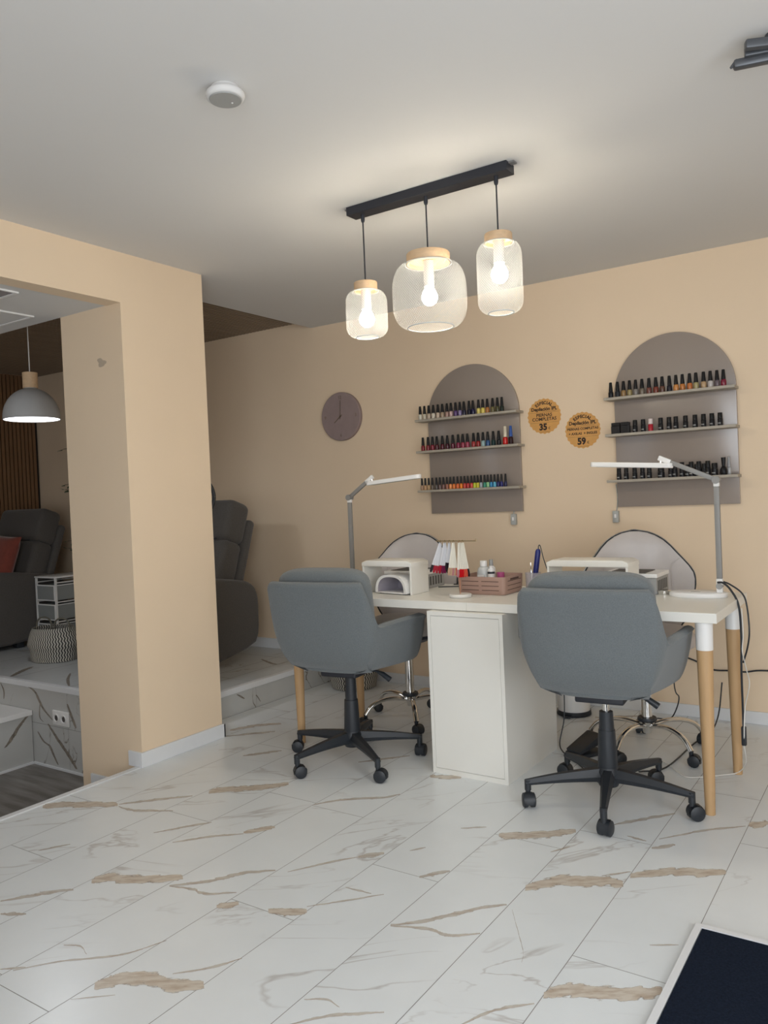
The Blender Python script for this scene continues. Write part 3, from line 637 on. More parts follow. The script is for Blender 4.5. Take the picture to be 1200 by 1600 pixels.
def tub_chair(label, loc, rz, base_off, chrome):
    o = empty('office_chair', label, 'chair', loc, rz, )
    chair_shell().build('backrest_shell', M['fabric'], o, 60)
    # bottom pad closing the tub, seat cushion, back cushion
    mb = MB(); mb.sup((0, -0.02, 0.462), (0.185, 0.165, 0.030), 0.6, 0.6); mb.build('seat_pan', M['fabric'], o, 60)
    mb = MB(); mb.sup((0, 0.045, 0.530), (0.215, 0.205, 0.045), 0.5, 0.45); mb.build('seat_cushion', M['fabric'], o, 60)
    mb = MB(); rows = []
    for i in range(15):                    # back cushion: bulging pad with rounded shoulders
        pass
    mb.sup((0, -0.182, 0.728), (0.228, 0.057, 0.174), 0.38, 0.6, 40, 26, RX(math.radians(7))); mb.build('back_cushion', M['fabric'], o, 60)
    MB().box((-0.09, -0.11, 0.405), (0.09, 0.09, 0.435), 0.008).build('seat_plate', M['black'], o)
    star_base(o, base_off-math.degrees(rz))
    MB().lathe([(0, 0.135), (0.036, 0.135), (0.037, 0.150), (0.0315, 0.275), (0.031, 0.282), (0, 0.283)], seg=28).build('gas_cover', M['black_pl'], o, 40)
    if chrome:
        MB().lathe([(0.0, 0.280), (0.029, 0.280), (0.025, 0.352), (0.0, 0.354)], seg=28).build('upper_sleeve', M['black_pl'], o, 40)
        MB().cyl((0, 0, 0.352), (0, 0, 0.41), 0.0135).build('gas_piston', M['chrome'], o)
    else:
        MB().lathe([(0.0, 0.280), (0.0265, 0.280), (0.025, 0.41), (0.0, 0.41)], seg=28).build('upper_sleeve', M['black_pl'], o, 40)
    mb = MB(); mb.tube([(0.05, 0.02, 0.415), (0.12, 0.03, 0.413), (0.15, 0.035, 0.40), (0.185, 0.04, 0.375)], [0.005, 0.005, 0.011, 0.013], 10); mb.build('lever', M['black_pl'], o)
    return o
tub_chair('grey fabric tub office chair tucked in left of the white cabinet', (-2.175, 2.885, 0), math.radians(7), 38, False)
tub_chair('grey fabric tub office chair right of the white cabinet with a strip of chrome piston', (-1.005, 2.935, 0), math.radians(6), 69, True)

# ================================================================== pale leather technician chairs behind the desk
def bucket_back():
    prof = [(0.50, 0.12), (0.54, 0.185), (0.60, 0.215), (0.66, 0.235), (0.72, 0.248), (0.76, 0.250), (0.79, 0.245), (0.82, 0.228), (0.85, 0.205), (0.88, 0.180), (0.91, 0.156), (0.94, 0.126), (0.962, 0.092), (0.976, 0.058), (0.983, 0.022)]
    def Y(x, z): return 0.235-1.5*x*x-0.10*max(0, 0.62-z)+0.06*(z-0.75)
    front, back, edge = [], [], []
    for z, w_ in prof:
        fr, bk = [], []
        for j in range(17):
            u = -1+2*j/16; x = u*w_; e = max(0, 1-abs(u))**0.5; e2 = min(1, (0.983-z)/0.05+0.15)
            th = 0.012+0.022*e*min(1, e2)
            fr.append((x, Y(x, z)-th, z)); bk.append((x, Y(x, z)+0.012+0.006*e, z))
        front.append(fr); back.append(bk)
    mb = MB(); rows = [f+b[::-1] for f, b in zip(front, back)]
    V = mb.grid(rows, closeu=True); mb.bm.faces.new(V[0]); mb.bm.faces.new(V[-1][::-1])
    edge = [(f[0][0]-0.003, f[0][1]+0.004, f[0][2]) for f in front]+[(0, front[-1][8][1]+0.012, 0.987)]+[(f[-1][0]+0.003, f[-1][1]+0.004, f[-1][2]) for f in front[::-1]]
    return mb, edge, front
def technician_chair(label, loc, rz, base_off):
    o = empty('technician_chair', label, 'chair', loc, rz)
    mb, edge, front = bucket_back(); b = mb.build('backrest', M['leather'], o, 60)
    MB().tube(smooth_path(edge, 3), 0.0042, 8).build('black_piping', M['black_pl'], b)
    ch = [(x*1.012, y+0.012, z+0.002) for x, y, z in edge]
    MB().tube(smooth_path(ch, 3), 0.0045, 8).build('chrome_rim', M['chrome'], b)
    for sx in (-1, 1):                     # stitched shoulder seams
        pts = [(sx*0.155, 0.235-1.5*0.155**2-0.031+0.06*(z-0.75), z) for z in (0.60, 0.68, 0.76, 0.82)]+[(sx*0.19, 0.17, 0.855)]
        MB().tube(smooth_path(pts, 4), 0.0022, 6).build('seam', M['leather'], b)
    MB().sup((0, -0.01, 0.515), (0.215, 0.205, 0.045), 0.5, 0.7).build('seat', M['leather'], o, 60)
    MB().lathe([(0, 0.425), (0.10, 0.425), (0.17, 0.455), (0.18, 0.475), (0, 0.475)], seg=32).build('seat_base', M['navyblack'], o, 40)
    mb = MB(); mb.tube([(0.03, -0.02, 0.43), (0.05, -0.10, 0.425), (0.055, -0.15, 0.41), (0.06, -0.18, 0.385)], [0.006, 0.006, 0.014, 0.017], 10); mb.build('lever', M['black_pl'], o)
    mb = MB(); mb.cyl((0, 0, 0.14), (0, 0, 0.40), 0.0245, 0.021, 28); mb.cyl((0, 0, 0.39), (0, 0, 0.43), 0.014); mb.build('gas_lift', M['chrome'], o, 40)
    MB().lathe([(0.0, 0.132), (0.040, 0.132), (0.044, 0.140), (0.040, 0.150), (0.0, 0.150)], seg=28).build('collar', M['black_pl'], o)
    MB().lathe([(0, 0.078), (0.018, 0.078), (0.022, 0.10), (0.036, 0.131), (0, 0.131)], seg=24).build('hub', M['chrome'], o)
    for k in range(5):
        a = math.radians(base_off+72*k)-rz; d = Vector((math.cos(a), math.sin(a), 0))
        pts = [d*0.02+Vector((0, 0, 0.112)), d*0.10+Vector((0, 0, 0.128)), d*0.17+Vector((0, 0, 0.124)), d*0.225+Vector((0, 0, 0.103)), d*0.262+Vector((0, 0, 0.062))]
        l = MB().tube(smooth_path(pts, 5), 0.0135, 14, True, 0.75).build('base_leg', M['chrome'], o, 50)
        q = d*0.260; caster(l, q.x, q.y, a+random.uniform(-1.5, 1.5), M['black_pl'], 0.025)
    return o
technician_chair('pale grey leather salon stool chair behind the left half of the desk', (-2.285, 3.56, 0), math.radians(16), 20)
technician_chair('pale grey leather salon stool chair behind the right lamp', (-1.05, 3.62, 0), math.radians(23), 40)

# ================================================================== nail polish display boards
def display_board(label, xc, z0, ztop, shelves, xs0, xs1):
    o = empty('display_board', label, 'shelf', (xc, YB, z0)); R = 0.303
    poly = [(-R, 0), (R, 0)]; zc = ztop-z0-R
    poly += [(R*math.cos(PI*k/40), zc+R*math.sin(PI*k/40)) for k in range(41)]
    MB().prism(poly, 1, -0.020, -0.0005, 0.0015, 2).build('back_panel', M['board'], o, 30)
    for z in shelves:
        MB().box((xs0-xc, -0.122, z-z0-0.014), (xs1-xc, -0.0205, z-z0), 0.0015, 2).build('shelf', M['shelf'], o, None)
    return o
LS = (1.659, 1.469, 1.231); RS = (1.670, 1.479, 1.238)
display_board('arched taupe shelf board nearer the wall clock, full of colourful polish', -2.193, 1.085, 1.966, LS, -2.53, -1.86)
display_board('arched taupe shelf board farther right, holding mostly black bottles', -1.034, 1.093, 1.980, RS, -1.36, -0.72)

def bottle(name, label, cat, group, loc, col, kind='polish', wdt=0.0235, hgt=0.080, capcol=(0.012, 0.012, 0.013)):
    o = empty(name, label, cat, loc, random.uniform(-0.3, 0.3), group)
    r = wdt/2
    if kind == 'polish':
        hb = hgt*0.42
        mb = MB(); mb.lathe([(0, 0.0004), (r*0.92, 0.0004), (r, 0.003), (r*1.0, hb*0.72), (r*0.85, hb*0.93), (r*0.5, hb), (0, hb)], seg=16); mb.build('glass_body', polish(col), o, 40)
        mb = MB(); mb.lathe([(0, hb), (r*0.80, hb), (r*0.78, hb+0.004), (r*0.56, hgt-0.002), (r*0.48, hgt), (0, hgt)], seg=14); mb.build('cap', polish(capcol, 0.4), o, 40)
    elif kind == 'gel':
        hb = hgt*0.56
        mb = MB(); mb.lathe([(0, 0.0004), (r, 0.0004), (r, hb*0.95), (r*0.9, hb), (0, hb)], seg=18); b = mb.build('body', polish(col), o, 40)
        mb = MB(); mb.lathe([(0, hb), (r*0.93, hb+0.001), (r*0.9, hgt-0.001), (r*0.85, hgt), (0, hgt)], seg=18); mb.build('cap', polish(capcol, 0.4), o, 40)
        if col[0] < 0.05:
            mb = MB()
            for k, zz in enumerate((0.36, 0.28)):
                rows = [[((r+0.0004)*math.sin(-0.7+t*0.2)*1, -(r+0.0004)*math.cos(-0.7+t*0.2), hb*zz+dz) for t in range(8)] for dz in (0, 0.0022)]
                mb.grid(rows)
            mb.build('label_print', M['grey_pl'], o, None)
            o.rotation_euler = (0, 0, -0.35)
    elif kind == 'jar':
        MB().box((-r, -r*0.8, 0.0005), (r, r*0.8, hgt*0.70), 0.002, 2).build('body', polish(col), o, None)
        MB().box((-r*0.94, -r*0.75, hgt*0.705), (r*0.94, r*0.75, hgt), 0.002, 2).build('cap', polish(capcol, 0.4), o, None)
        o.rotation_euler = (0, 0, 0)
    elif kind == 'bulb':
        mb = MB(); mb.lathe([(0, 0.0004), (r*0.8, 0.0004), (r, 0.012), (r*0.9, 0.028), (r*0.42, 0.042), (0, 0.042)], seg=18); mb.build('body', polish(col), o, 60)
        mb = MB(); mb.lathe([(0, 0.042), (r*0.40, 0.042), (r*0.46, 0.05), (r*0.60, hgt), (0, hgt)], seg=14); mb.build('cap', polish(capcol, 0.4), o, 40)
    return o
def place(z, xs, items, shelf_txt, group, **k):
    for i, (x, it) in enumerate(zip(xs, items)):
        nm, col = it[0], it[1]; kw = dict(k); kw.update(it[2] if len(it) > 2 else {})
        kind = kw.get('kind', 'polish')
        noun = {'polish': 'nail polish', 'gel': 'gel polish', 'jar': 'square gel jar', 'bulb': 'bellied bottle'}[kind]
        b = bottle({'jar': 'gel_jar'}.get(kind, 'polish_bottle'), '%s %s, %s from left, %s' % (nm, noun, ORD[i], shelf_txt), 'nail polish', group, (x, 4.15, z), col, **kw)
ORD = ['first', 'second', 'third', 'fourth', 'fifth', 'sixth', 'seventh', 'eighth', 'ninth', 'tenth', 'eleventh', 'twelfth', 'thirteenth', 'fourteenth', 'fifteenth', 'sixteenth', 'seventeenth', 'eighteenth', 'nineteenth', 'twentieth', 'twenty-first', 'twenty-second', 'twenty-third', 'twenty-fourth', 'twenty-fifth']
BK = (0.012, 0.012, 0.014)
place(LS[0], LR1, [('ivory', (0.62, 0.58, 0.48)), ('cream', (0.55, 0.49, 0.38)), ('pale beige', (0.48, 0.38, 0.29)), ('off-white', (0.60, 0.54, 0.45)), ('pale peach', (0.55, 0.43, 0.33)), ('tan beige', (0.38, 0.28, 0.19)), ('dusty rose', (0.36, 0.22, 0.18)), ('pale pink', (0.50, 0.34, 0.32)), ('purple', (0.10, 0.05, 0.17)), ('lavender blue', (0.22, 0.18, 0.33)), ('dark navy', (0.015, 0.014, 0.035)), ('blue black', (0.01, 0.01, 0.022)), ('dark ink blue', (0.01, 0.01, 0.05)), ('lemon yellow', (0.60, 0.50, 0.13)), ('bright yellow', (0.66, 0.52, 0.10)), ('burnt orange', (0.40, 0.15, 0.035)), ('olive green', (0.12, 0.10, 0.035)), ('dark olive', (0.06, 0.055, 0.02)), ('green black', (0.012, 0.02, 0.014))], 'top shelf of colourful board', 'polishes on the top shelf of the left board', wdt=0.0235, hgt=0.083)
place(LS[1], LR2, [('crimson', (0.19, 0.008, 0.015)), ('deep red', (0.17, 0.006, 0.015)), ('cherry red', (0.18, 0.006, 0.02)), ('burgundy', (0.06, 0.004, 0.01)), ('oxblood', (0.07, 0.004, 0.012)), ('dark wine', (0.05, 0.003, 0.012)), ('wine red', (0.09, 0.003, 0.02)), ('magenta', (0.19, 0.01, 0.045)), ('raspberry', (0.27, 0.03, 0.06)), ('strong pink', (0.32, 0.045, 0.08)), ('coral red', (0.30, 0.03, 0.03)), ('scarlet', (0.25, 0.012, 0.012)), ('pale aqua', (0.28, 0.40, 0.40)), ('ocean blue', (0.02, 0.075, 0.20)), ('dark teal', (0.008, 0.03, 0.03)), ('black', BK), ('bright red with a white cap', (0.50, 0.012, 0.01), dict(capcol=(0.65, 0.58, 0.45), hgt=0.105, wdt=0.030)), ('black with a blue cap', (0.03, 0.008, 0.01), dict(capcol=(0.02, 0.08, 0.32), hgt=0.105, wdt=0.028))], 'middle shelf of colourful board', 'polishes on the middle shelf of the left board', wdt=0.0245, hgt=0.083)
place(LS[2], LR3, [('nude', (0.40, 0.24, 0.14)), ('peach nude', (0.48, 0.28, 0.14)), ('sand', (0.48, 0.30, 0.14)), ('taupe', (0.13, 0.10, 0.075)), ('dark grey', (0.10, 0.085, 0.075)), ('mauve grey', (0.16, 0.10, 0.09)), ('mauve brown', (0.20, 0.10, 0.085)), ('terracotta', (0.34, 0.13, 0.08)), ('light orange', (0.80, 0.28, 0.08)), ('orange', (0.80, 0.20, 0.03)), ('deep orange', (0.75, 0.15, 0.03)), ('neon orange', (0.85, 0.22, 0.01)), ('coral', (0.60, 0.06, 0.04)), ('red', (0.52, 0.03, 0.025)), ('pinkish coral', (0.68, 0.08, 0.06)), ('lime', (0.55, 0.60, 0.03)), ('yellow', (0.65, 0.55, 0.03)), ('silver white', (0.40, 0.44, 0.46)), ('teal green', (0.03, 0.26, 0.17)), ('mint green', (0.30, 0.58, 0.28)), ('cyan blue', (0.02, 0.22, 0.45)), ('light blue', (0.10, 0.42, 0.60)), ('navy', (0.006, 0.01, 0.10)), ('royal navy', (0.006, 0.008, 0.15)), ('midnight blue', (0.006, 0.006, 0.06))], 'bottom shelf of colourful board', 'polishes on the bottom shelf of the left board', wdt=0.0186, hgt=0.073)
place(RS[0], RR1, [('black', BK), ('smoke black', (0.02, 0.022, 0.028)), ('bronze gold', (0.27, 0.16, 0.06)), ('olive gold', (0.27, 0.21, 0.09)), ('silver grey', (0.20, 0.18, 0.16)), ('grey taupe', (0.15, 0.12, 0.09)), ('brown red', (0.13, 0.045, 0.035)), ('red brown', (0.17, 0.035, 0.02)), ('brown', (0.10, 0.045, 0.03)), ('inky black', (0.014, 0.013, 0.02)), ('orange gold', (0.52, 0.22, 0.06)), ('amber', (0.42, 0.15, 0.03)), ('copper', (0.48, 0.15, 0.04)), ('green gold', (0.33, 0.28, 0.13)), ('champagne', (0.42, 0.28, 0.15)), ('silver white', (0.50, 0.46, 0.44)), ('smoky mauve', (0.12, 0.09, 0.10)), ('dark raspberry', (0.17, 0.008, 0.03))], 'top shelf of mostly black board', 'polishes on the top shelf of the right board', wdt=0.0265, hgt=0.081)
J = dict(kind='jar', wdt=0.044, hgt=0.058)
place(RS[1], RR2, [('black', BK, J), ('black', BK, J)]+[('black', BK)]*2+[('red with a white cap', (0.42, 0.015, 0.03), dict(kind='gel', capcol=(0.72, 0.62, 0.60)))]+[('black', BK)]*8, 'middle shelf of mostly black board', 'gel bottles on the middle shelf of the right board', kind='gel', wdt=0.0245, hgt=0.064)
T = dict(hgt=0.073)
place(RS[2], RR3, [('black', BK)]*5+[('black', BK, dict(kind='gel', wdt=0.034, hgt=0.052)), ('black', BK), ('black', BK, T), ('tall black', BK, T), ('short black', BK), ('tall black', BK, T), ('short black', BK), ('tall black', BK, T), ('short black', BK), ('tall black', BK, T), ('broad black', BK, dict(wdt=0.030, hgt=0.060)), ('glossy black', (0.01, 0.01, 0.012), dict(kind='bulb', wdt=0.037, hgt=0.085))], 'bottom shelf of mostly black board', 'gel bottles on the bottom shelf of the right board', kind='gel', wdt=0.0245, hgt=0.060)
# a clear bottle beside the round one
bottle('polish_bottle', 'clear silvery bottle at the right end of the lowest shelf of black bottles', 'nail polish', None, (-0.768, 4.175, RS[2]), (0.45, 0.45, 0.45), 'polish', 0.02, 0.088, (0.35, 0.35, 0.36))

def led_switch(label, x, z, path):
    o = empty('inline_switch', label, 'switch', (x, YB-0.014, z))
    MB().box((-0.016, -0.012, -0.035), (0.016, 0.012, 0.028), 0.003, 2).build('housing', M['switch'], o, 30)
    MB().box((-0.006, -0.0145, -0.010), (0.006, -0.0118, 0.010), 0.001, 1).build('button', M['white_pl'], o, None)
    MB().tube(smooth_path(path, 4), 0.0028, 8).build('cord', M['switch'], o)
led_switch('small grey inline cord switch hanging under the colourful shelf board', -1.949, 1.042, [(0, 0, 0.028), (0.0, 0.004, 0.04), (0.002, 0.008, 0.0425)])
led_switch('small grey inline cord switch hanging at lower left of the mostly black board', -1.352, 1.045, [(0.004, 0, 0.028), (0.006, 0.008, 0.05), (0.009, 0.010, 0.10), (0.004, 0.010, 0.17)])

# ================================================================== clock
ck = empty('wall_clock', 'round mauve stone-look wall clock with thin bronze hands', 'clock', (-3.161, YB, 1.745)); CR = 0.160
mb = MB(); mb.lathe([(0, 0.0005), (CR-0.002, 0.0005), (CR, 0.004), (CR, 0.026), (CR-0.004, 0.03), (0, 0.03)], seg=64)
bmesh.ops.rotate(mb.bm, cent=(0, 0, 0), matrix=RX(PI/2), verts=mb.bm.verts); mb.build('face', M['clock'], ck, 40)
def hand(name, ang, ln, wd, y):
    mb = MB(); mb.box((-wd, y, -0.018), (wd, y+0.0015, ln)); bmesh.ops.rotate(mb.bm, cent=(0, 0, 0), matrix=RY(ang), verts=mb.bm.verts); mb.build(name, M['bronze'], ck, None)
hand('minute_hand', math.radians(3), 0.105, 0.0016, -0.034); hand('hour_hand', math.radians(-127), 0.065, 0.0022, -0.0325)
mb = MB(); mb.cyl((0, -0.037, 0), (0, -0.03, 0), 0.005, seg=16); mb.build('centre_pin', M['bronze'], ck)

def text_mesh(txt, size, material, parent, loc, ang=0.0, name='lettering', bold=0.0, sx=1.0):
    cu = bpy.data.curves.new('t', 'FONT'); cu.body = txt; cu.size = size; cu.align_x = 'CENTER'; cu.align_y = 'CENTER'; cu.extrude = 0.0002; cu.offset = bold; cu.resolution_u = 3
    to = bpy.data.objects.new('t', cu); COL.objects.link(to); bpy.context.view_layer.update()
    me = bpy.data.meshes.new_from_object(to.evaluated_get(bpy.context.evaluated_depsgraph_get()))
    bpy.data.objects.remove(to); bpy.data.curves.remove(cu)
    me.transform(Matrix.Translation(loc) @ Matrix.Rotation(ang, 4, 'Y') @ Matrix.Rotation(PI/2, 4, 'X') @ Matrix.Diagonal((sx, 1, 1, 1)))
    me.materials.clear(); me.materials.append(material)
    o = bpy.data.objects.new(name, me); COL.objects.link(o); o.parent = parent; return o
# clock numerals: 12 on top, 3, 6, 9
for t, a in (('12', 0), ('3', 90), ('6', 180), ('9', 270)):
    text_mesh(t, 0.030, M['bronze'], ck, (0.125*math.sin(math.radians(a)), -0.0305, 0.125*math.cos(math.radians(a))), name='numeral')

# ================================================================== price stickers
def sticker(label, x, z, lines, price, tilt):
    o = empty('price_sticker', label, 'sticker', (x, YB, z)); o.rotation_euler = (0, tilt, 0); mb = MB(); poly = []
    for k in range(144):
        a = 2*PI*k/144; r = 0.0985+0.0025*math.cos(24*a); poly.append((r*math.cos(a), r*math.sin(a)))
    mb.prism(poly, 1, -0.0016, -0.0003); mb.build('paper_disc', M['sticker'], o, None)
    y = -0.0019
    for i, c in enumerate('ESPECIAL'):
        a = math.radians(-36+72*i/7); text_mesh(c, 0.024, M['ink'], o, (0.075*math.sin(a), y, 0.075*math.cos(a)), a, bold=0.001)
    text_mesh('Depilación IPL', 0.0265, M['ink'], o, (0, y, 0.040), bold=0.0010)
    for zz, sz, t in lines: text_mesh(t, sz*1.12, M['ink'], o, (0, y, zz), bold=0.0006)
    text_mesh(price, 0.050, M['ink'], o, (-0.008, y, -0.062), bold=0.0024, sx=0.95); text_mesh('€', 0.021, M['ink'], o, (0.029, y, -0.070), name='euro_sign')
    mb = MB()
    for zz, hw in ((0.021, 0.088), (-0.036, 0.085)): mb.box((-hw, y-0.0002, zz), (hw, y+0.0002, zz+0.0008))
    mb.box((-0.01, y-0.0002, 0.0255), (0.07, y+0.0002, 0.0266))
    mb.box((-0.03, y-0.0002, -0.089), (0.03, y+0.0002, -0.088))
    mb.build('ruled_lines', M['ink'], o, None)
sticker('orange scalloped sticker reading PIERNAS COMPLETAS 35€', -1.744, 1.618, [(0.006, 0.0225, 'PIERNAS'), (-0.017, 0.0235, 'COMPLETAS')], '35', 0.0)
sticker('orange scalloped sticker reading PIERNAS COMPLETAS + AXILAS + INGLES 59€', -1.523, 1.521, [(0.008, 0.0165, 'PIERNAS COMPLETAS'), (-0.018, 0.0165, '+ AXILAS  + INGLES')], '59', 0.0)

# ================================================================== hanging triple lamp
BARY = 2.635
bar = empty('ceiling_lamp', 'black bar ceiling lamp with three hanging white wire mesh shades', 'lamp', (-1.528, BARY, ZC))
MB().box((-0.352, -0.033, -0.034), (0.352, 0.033, -0.0005), 0.0015, 2).build('ceiling_bar', M['black'], bar, None)
MB().box((-0.372, -0.014, -0.006), (0.372, 0.014, -0.0004)).build('mounting_plate', M['alu'], bar, None)
def mesh_shade(mb, prof, ncol, seg_len, th):
    """diamond wire lattice over a lathe profile"""
    L = [0]
    for a, b in zip(prof, prof[1:]): L.append(L[-1]+math.hypot(b[0]-a[0], b[1]-a[1]))
    n = int(L[-1]/seg_len)
    def at(s):
        s = min(s, L[-1]-1e-9)
        for i in range(len(L)-1):
            if s <= L[i+1]:
                t = (s-L[i])/(L[i+1]-L[i]); return (prof[i][0]*(1-t)+prof[i+1][0]*t, prof[i][1]*(1-t)+prof[i+1][1]*t)
    b2 = bmesh.new(); R = []
    for j in range(n+1):
        r, z = at(L[-1]*j/n); R.append([b2.verts.new((r*math.cos(2*PI*(i+0.5*(j % 2))/ncol), r*math.sin(2*PI*(i+0.5*(j % 2))/ncol), z)) for i in range(ncol)])
    for j in range(0, n-1):
        for i in range(ncol):
            if j % 2 == 0: f = (R[j][i], R[j+1][i], R[j+2][i], R[j+1][(i-1) % ncol])
            else: f = (R[j][i], R[j+1][(i+1) % ncol], R[j+2][i], R[j+1][i])
            b2.faces.new(f)
    bmesh.ops.wireframe(b2, faces=b2.faces, thickness=th, use_replace=True, use_even_offset=False, use_boundary=True)
    mb.merge(b2)
def pendant(x, zneck, neck_r, neck_h, prof, ncol, seg, bulb_z, cord_top=-0.034):
    MB().lathe([(0, 0), (0.008, 0), (0.008, -0.022), (0.006, -0.03), (0, -0.03)], (x, 0, -0.034), 16).build('cord_grip', M['black'], bar)
    MB().cyl((x, 0, -0.06), (x, 0, zneck), 0.003, seg=8).build('cord', M['black'], bar)
    MB().lathe([(0, zneck), (neck_r*0.97, zneck), (neck_r, zneck-0.003), (neck_r, zneck-neck_h+0.002), (neck_r*0.98, zneck-neck_h), (neck_r*0.90, zneck-neck_h), (neck_r*0.88, zneck-neck_h+0.012), (0, zneck-neck_h+0.014)], (x, 0, 0), 40).build('wood_collar', M['pine'], bar, 40)
    mb = MB(); mesh_shade(mb, prof, ncol, seg, 0.0011)
    for r, z in (prof[0], prof[-1]):
        mb.tube([(r*math.cos(2*PI*k/40), r*math.sin(2*PI*k/40), z) for k in range(41)], 0.002, 6, False)
    bmesh.ops.translate(mb.bm, vec=(x, 0, 0), verts=mb.bm.verts)
    s = mb.build('wire_shade', M['mesh_white'], bar, None)
    MB().lathe([(0, zneck-neck_h+0.012), (0.020, zneck-neck_h+0.012), (0.020, bulb_z+0.040), (0.014, bulb_z+0.036), (0, bulb_z+0.036)], (x, 0, 0), 20).build('socket', M['white_pl'], bar)
    MB().lathe([(0, -0.033), (0.012, -0.031), (0.024, -0.022), (0.031, -0.007), (0.031, 0.004), (0.026, 0.018), (0.017, 0.034), (0.0135, 0.044), (0, 0.044)], (x, 0, bulb_z), 24).build('bulb', M['bulb'], bar, 60)
    point_light('bulb_light', (-1.528+x, BARY, ZC+bulb_z), PEND, (1.0, 0.89, 0.70), 0.038)
def shade_prof(r0, z0, R, z1, r1, k=6, tr=0.4, br=0.4):
    H = z0-z1; out = []
    a = H*tr; b = H*br
    for i in range(k+1):
        t = PI/2*i/k; out.append((r0+(R-r0)*math.sin(t), z0-a*(1-math.cos(t))))
    for i in range(k+1):
        t = PI/2*i/k; out.append((r1+(R-r1)*math.cos(t), z1+b*(1-math.sin(t))))
    return out
# left, middle and right shades (heights are below the ceiling)
pendant(-0.295, -0.305, 0.047, 0.036, shade_prof(0.052, -0.341, 0.084, -0.525, 0.046, 7, 0.24, 0.22), 60, 0.0048, -0.452)
pendant(0.0, -0.250, 0.083, 0.040, shade_prof(0.090, -0.290, 0.142, -0.530, 0.088, 8, 0.40, 0.34), 100, 0.0052, -0.415)
pendant(0.295, -0.240, 0.050, 0.034, shade_prof(0.054, -0.274, 0.082, -0.524, 0.046, 7, 0.20, 0.18), 60, 0.0048, -0.385)

# ================================================================== dome pendant of the lower area
dp = empty('pendant_lamp', 'pale dome pendant lamp with a wooden neck, lit white inside', 'lamp', (-4.112, 2.60, 1.718)); DR = 0.150
out = [(DR*math.sin(PI/2*(1-k/14)), 0.012+0.165*math.cos(PI/2*(1-k/14))) for k in range(13)]
prof = [(DR, 0), (DR, 0.012)]+out[1:]+[(0.034, 0.1765)]
inn = [(r-0.004 if r > 0.04 else r-0.004, z-0.004) for r, z in prof[::-1]]; inn[-1] = (DR-0.004, 0.0)
MB().lathe(prof+[(0.020, 0.178)], seg=48).build('dome_shade', M['dome'], dp, 50)
MB().lathe([(DR-0.0005, 0.0)]+[(r, max(z, 0.0)) for r, z in inn[::-1]]+[(0.0, 0.170)], seg=48).build('dome_lining', M['dome_in'], dp, 50)
MB().lathe([(0, 0.018), (DR-0.008, 0.018), (DR-0.008, 0.006), (0, 0.006)], seg=48).build('diffuser', M['diffuser'], dp, 50)
MB().lathe([(0, 0.176), (0.040, 0.176), (0.040, 0.262), (0, 0.262)], seg=32).build('wood_neck', M['pine'], dp, 40)
MB().cyl((0, 0, 0.262), (0, 0, ZW-1.718), 0.0028, seg=8).build('cord', M['white_pl'], dp)
l = area_light('dome_lamp_light', (-4.112, 2.60, 1.715), (0, 0, 0), 0.24, 0.24, DOME, (0.90, 0.94, 1.0)); l.data.shape = 'DISK'

# ================================================================== ceiling fittings
sd = empty('smoke_detector', 'round white smoke detector on the ceiling, grey face underneath', 'smoke detector', (-1.59, 1.645, ZC))
MB().lathe([(0, -0.0005), (0.040, -0.0005), (0.043, -0.010), (0.052, -0.014), (0.055, -0.020), (0.052, -0.030), (0.047, -0.033), (0, -0.033)], seg=48).build('housing', M['ceiling'], sd, 50)
MB().lathe([(0, -0.033), (0.046, -0.033), (0.044, -0.036), (0, -0.0365)], seg=48).build('face_plate', M['grey_pl'], sd, 50)
MB().sup((0.006, 0.02, -0.0365), (0.003, 0.003, 0.002), 1, 1, 10, 8).build('indicator', M['white_pl'], sd)
br = empty('ceiling_bracket', 'dark grey folded metal bracket at the ceiling near the top right corner', 'bracket', (-0.325, 2.33, ZC), math.radians(20))
mb = MB(); mb.cyl((0.05, 0, -0.03), (0.05, 0, -0.0005), 0.03, seg=24); mb.build('mount', M['gunmetal'], br)
mb = MB(); mb.box((-0.035, -0.034, -0.044), (0.13, -0.012, -0.020), 0.004, 2, RZ(0.10)); mb.box((-0.030, -0.008, -0.046), (0.13, 0.008, -0.020), 0.003, 2, RZ(-0.05)); mb.build('fixed_arm', M['gunmetal'], br)
mb = MB(); mb.box((-0.055, 0.002, -0.064), (0.13, 0.030, -0.040), 0.007, 2, RZ(-0.10)); mb.tube([(-0.050, 0.02, -0.05), (-0.062, 0.026, -0.058)], [0.007, 0.003], 8); mb.build('folded_arm', M['gunmetal'], br)

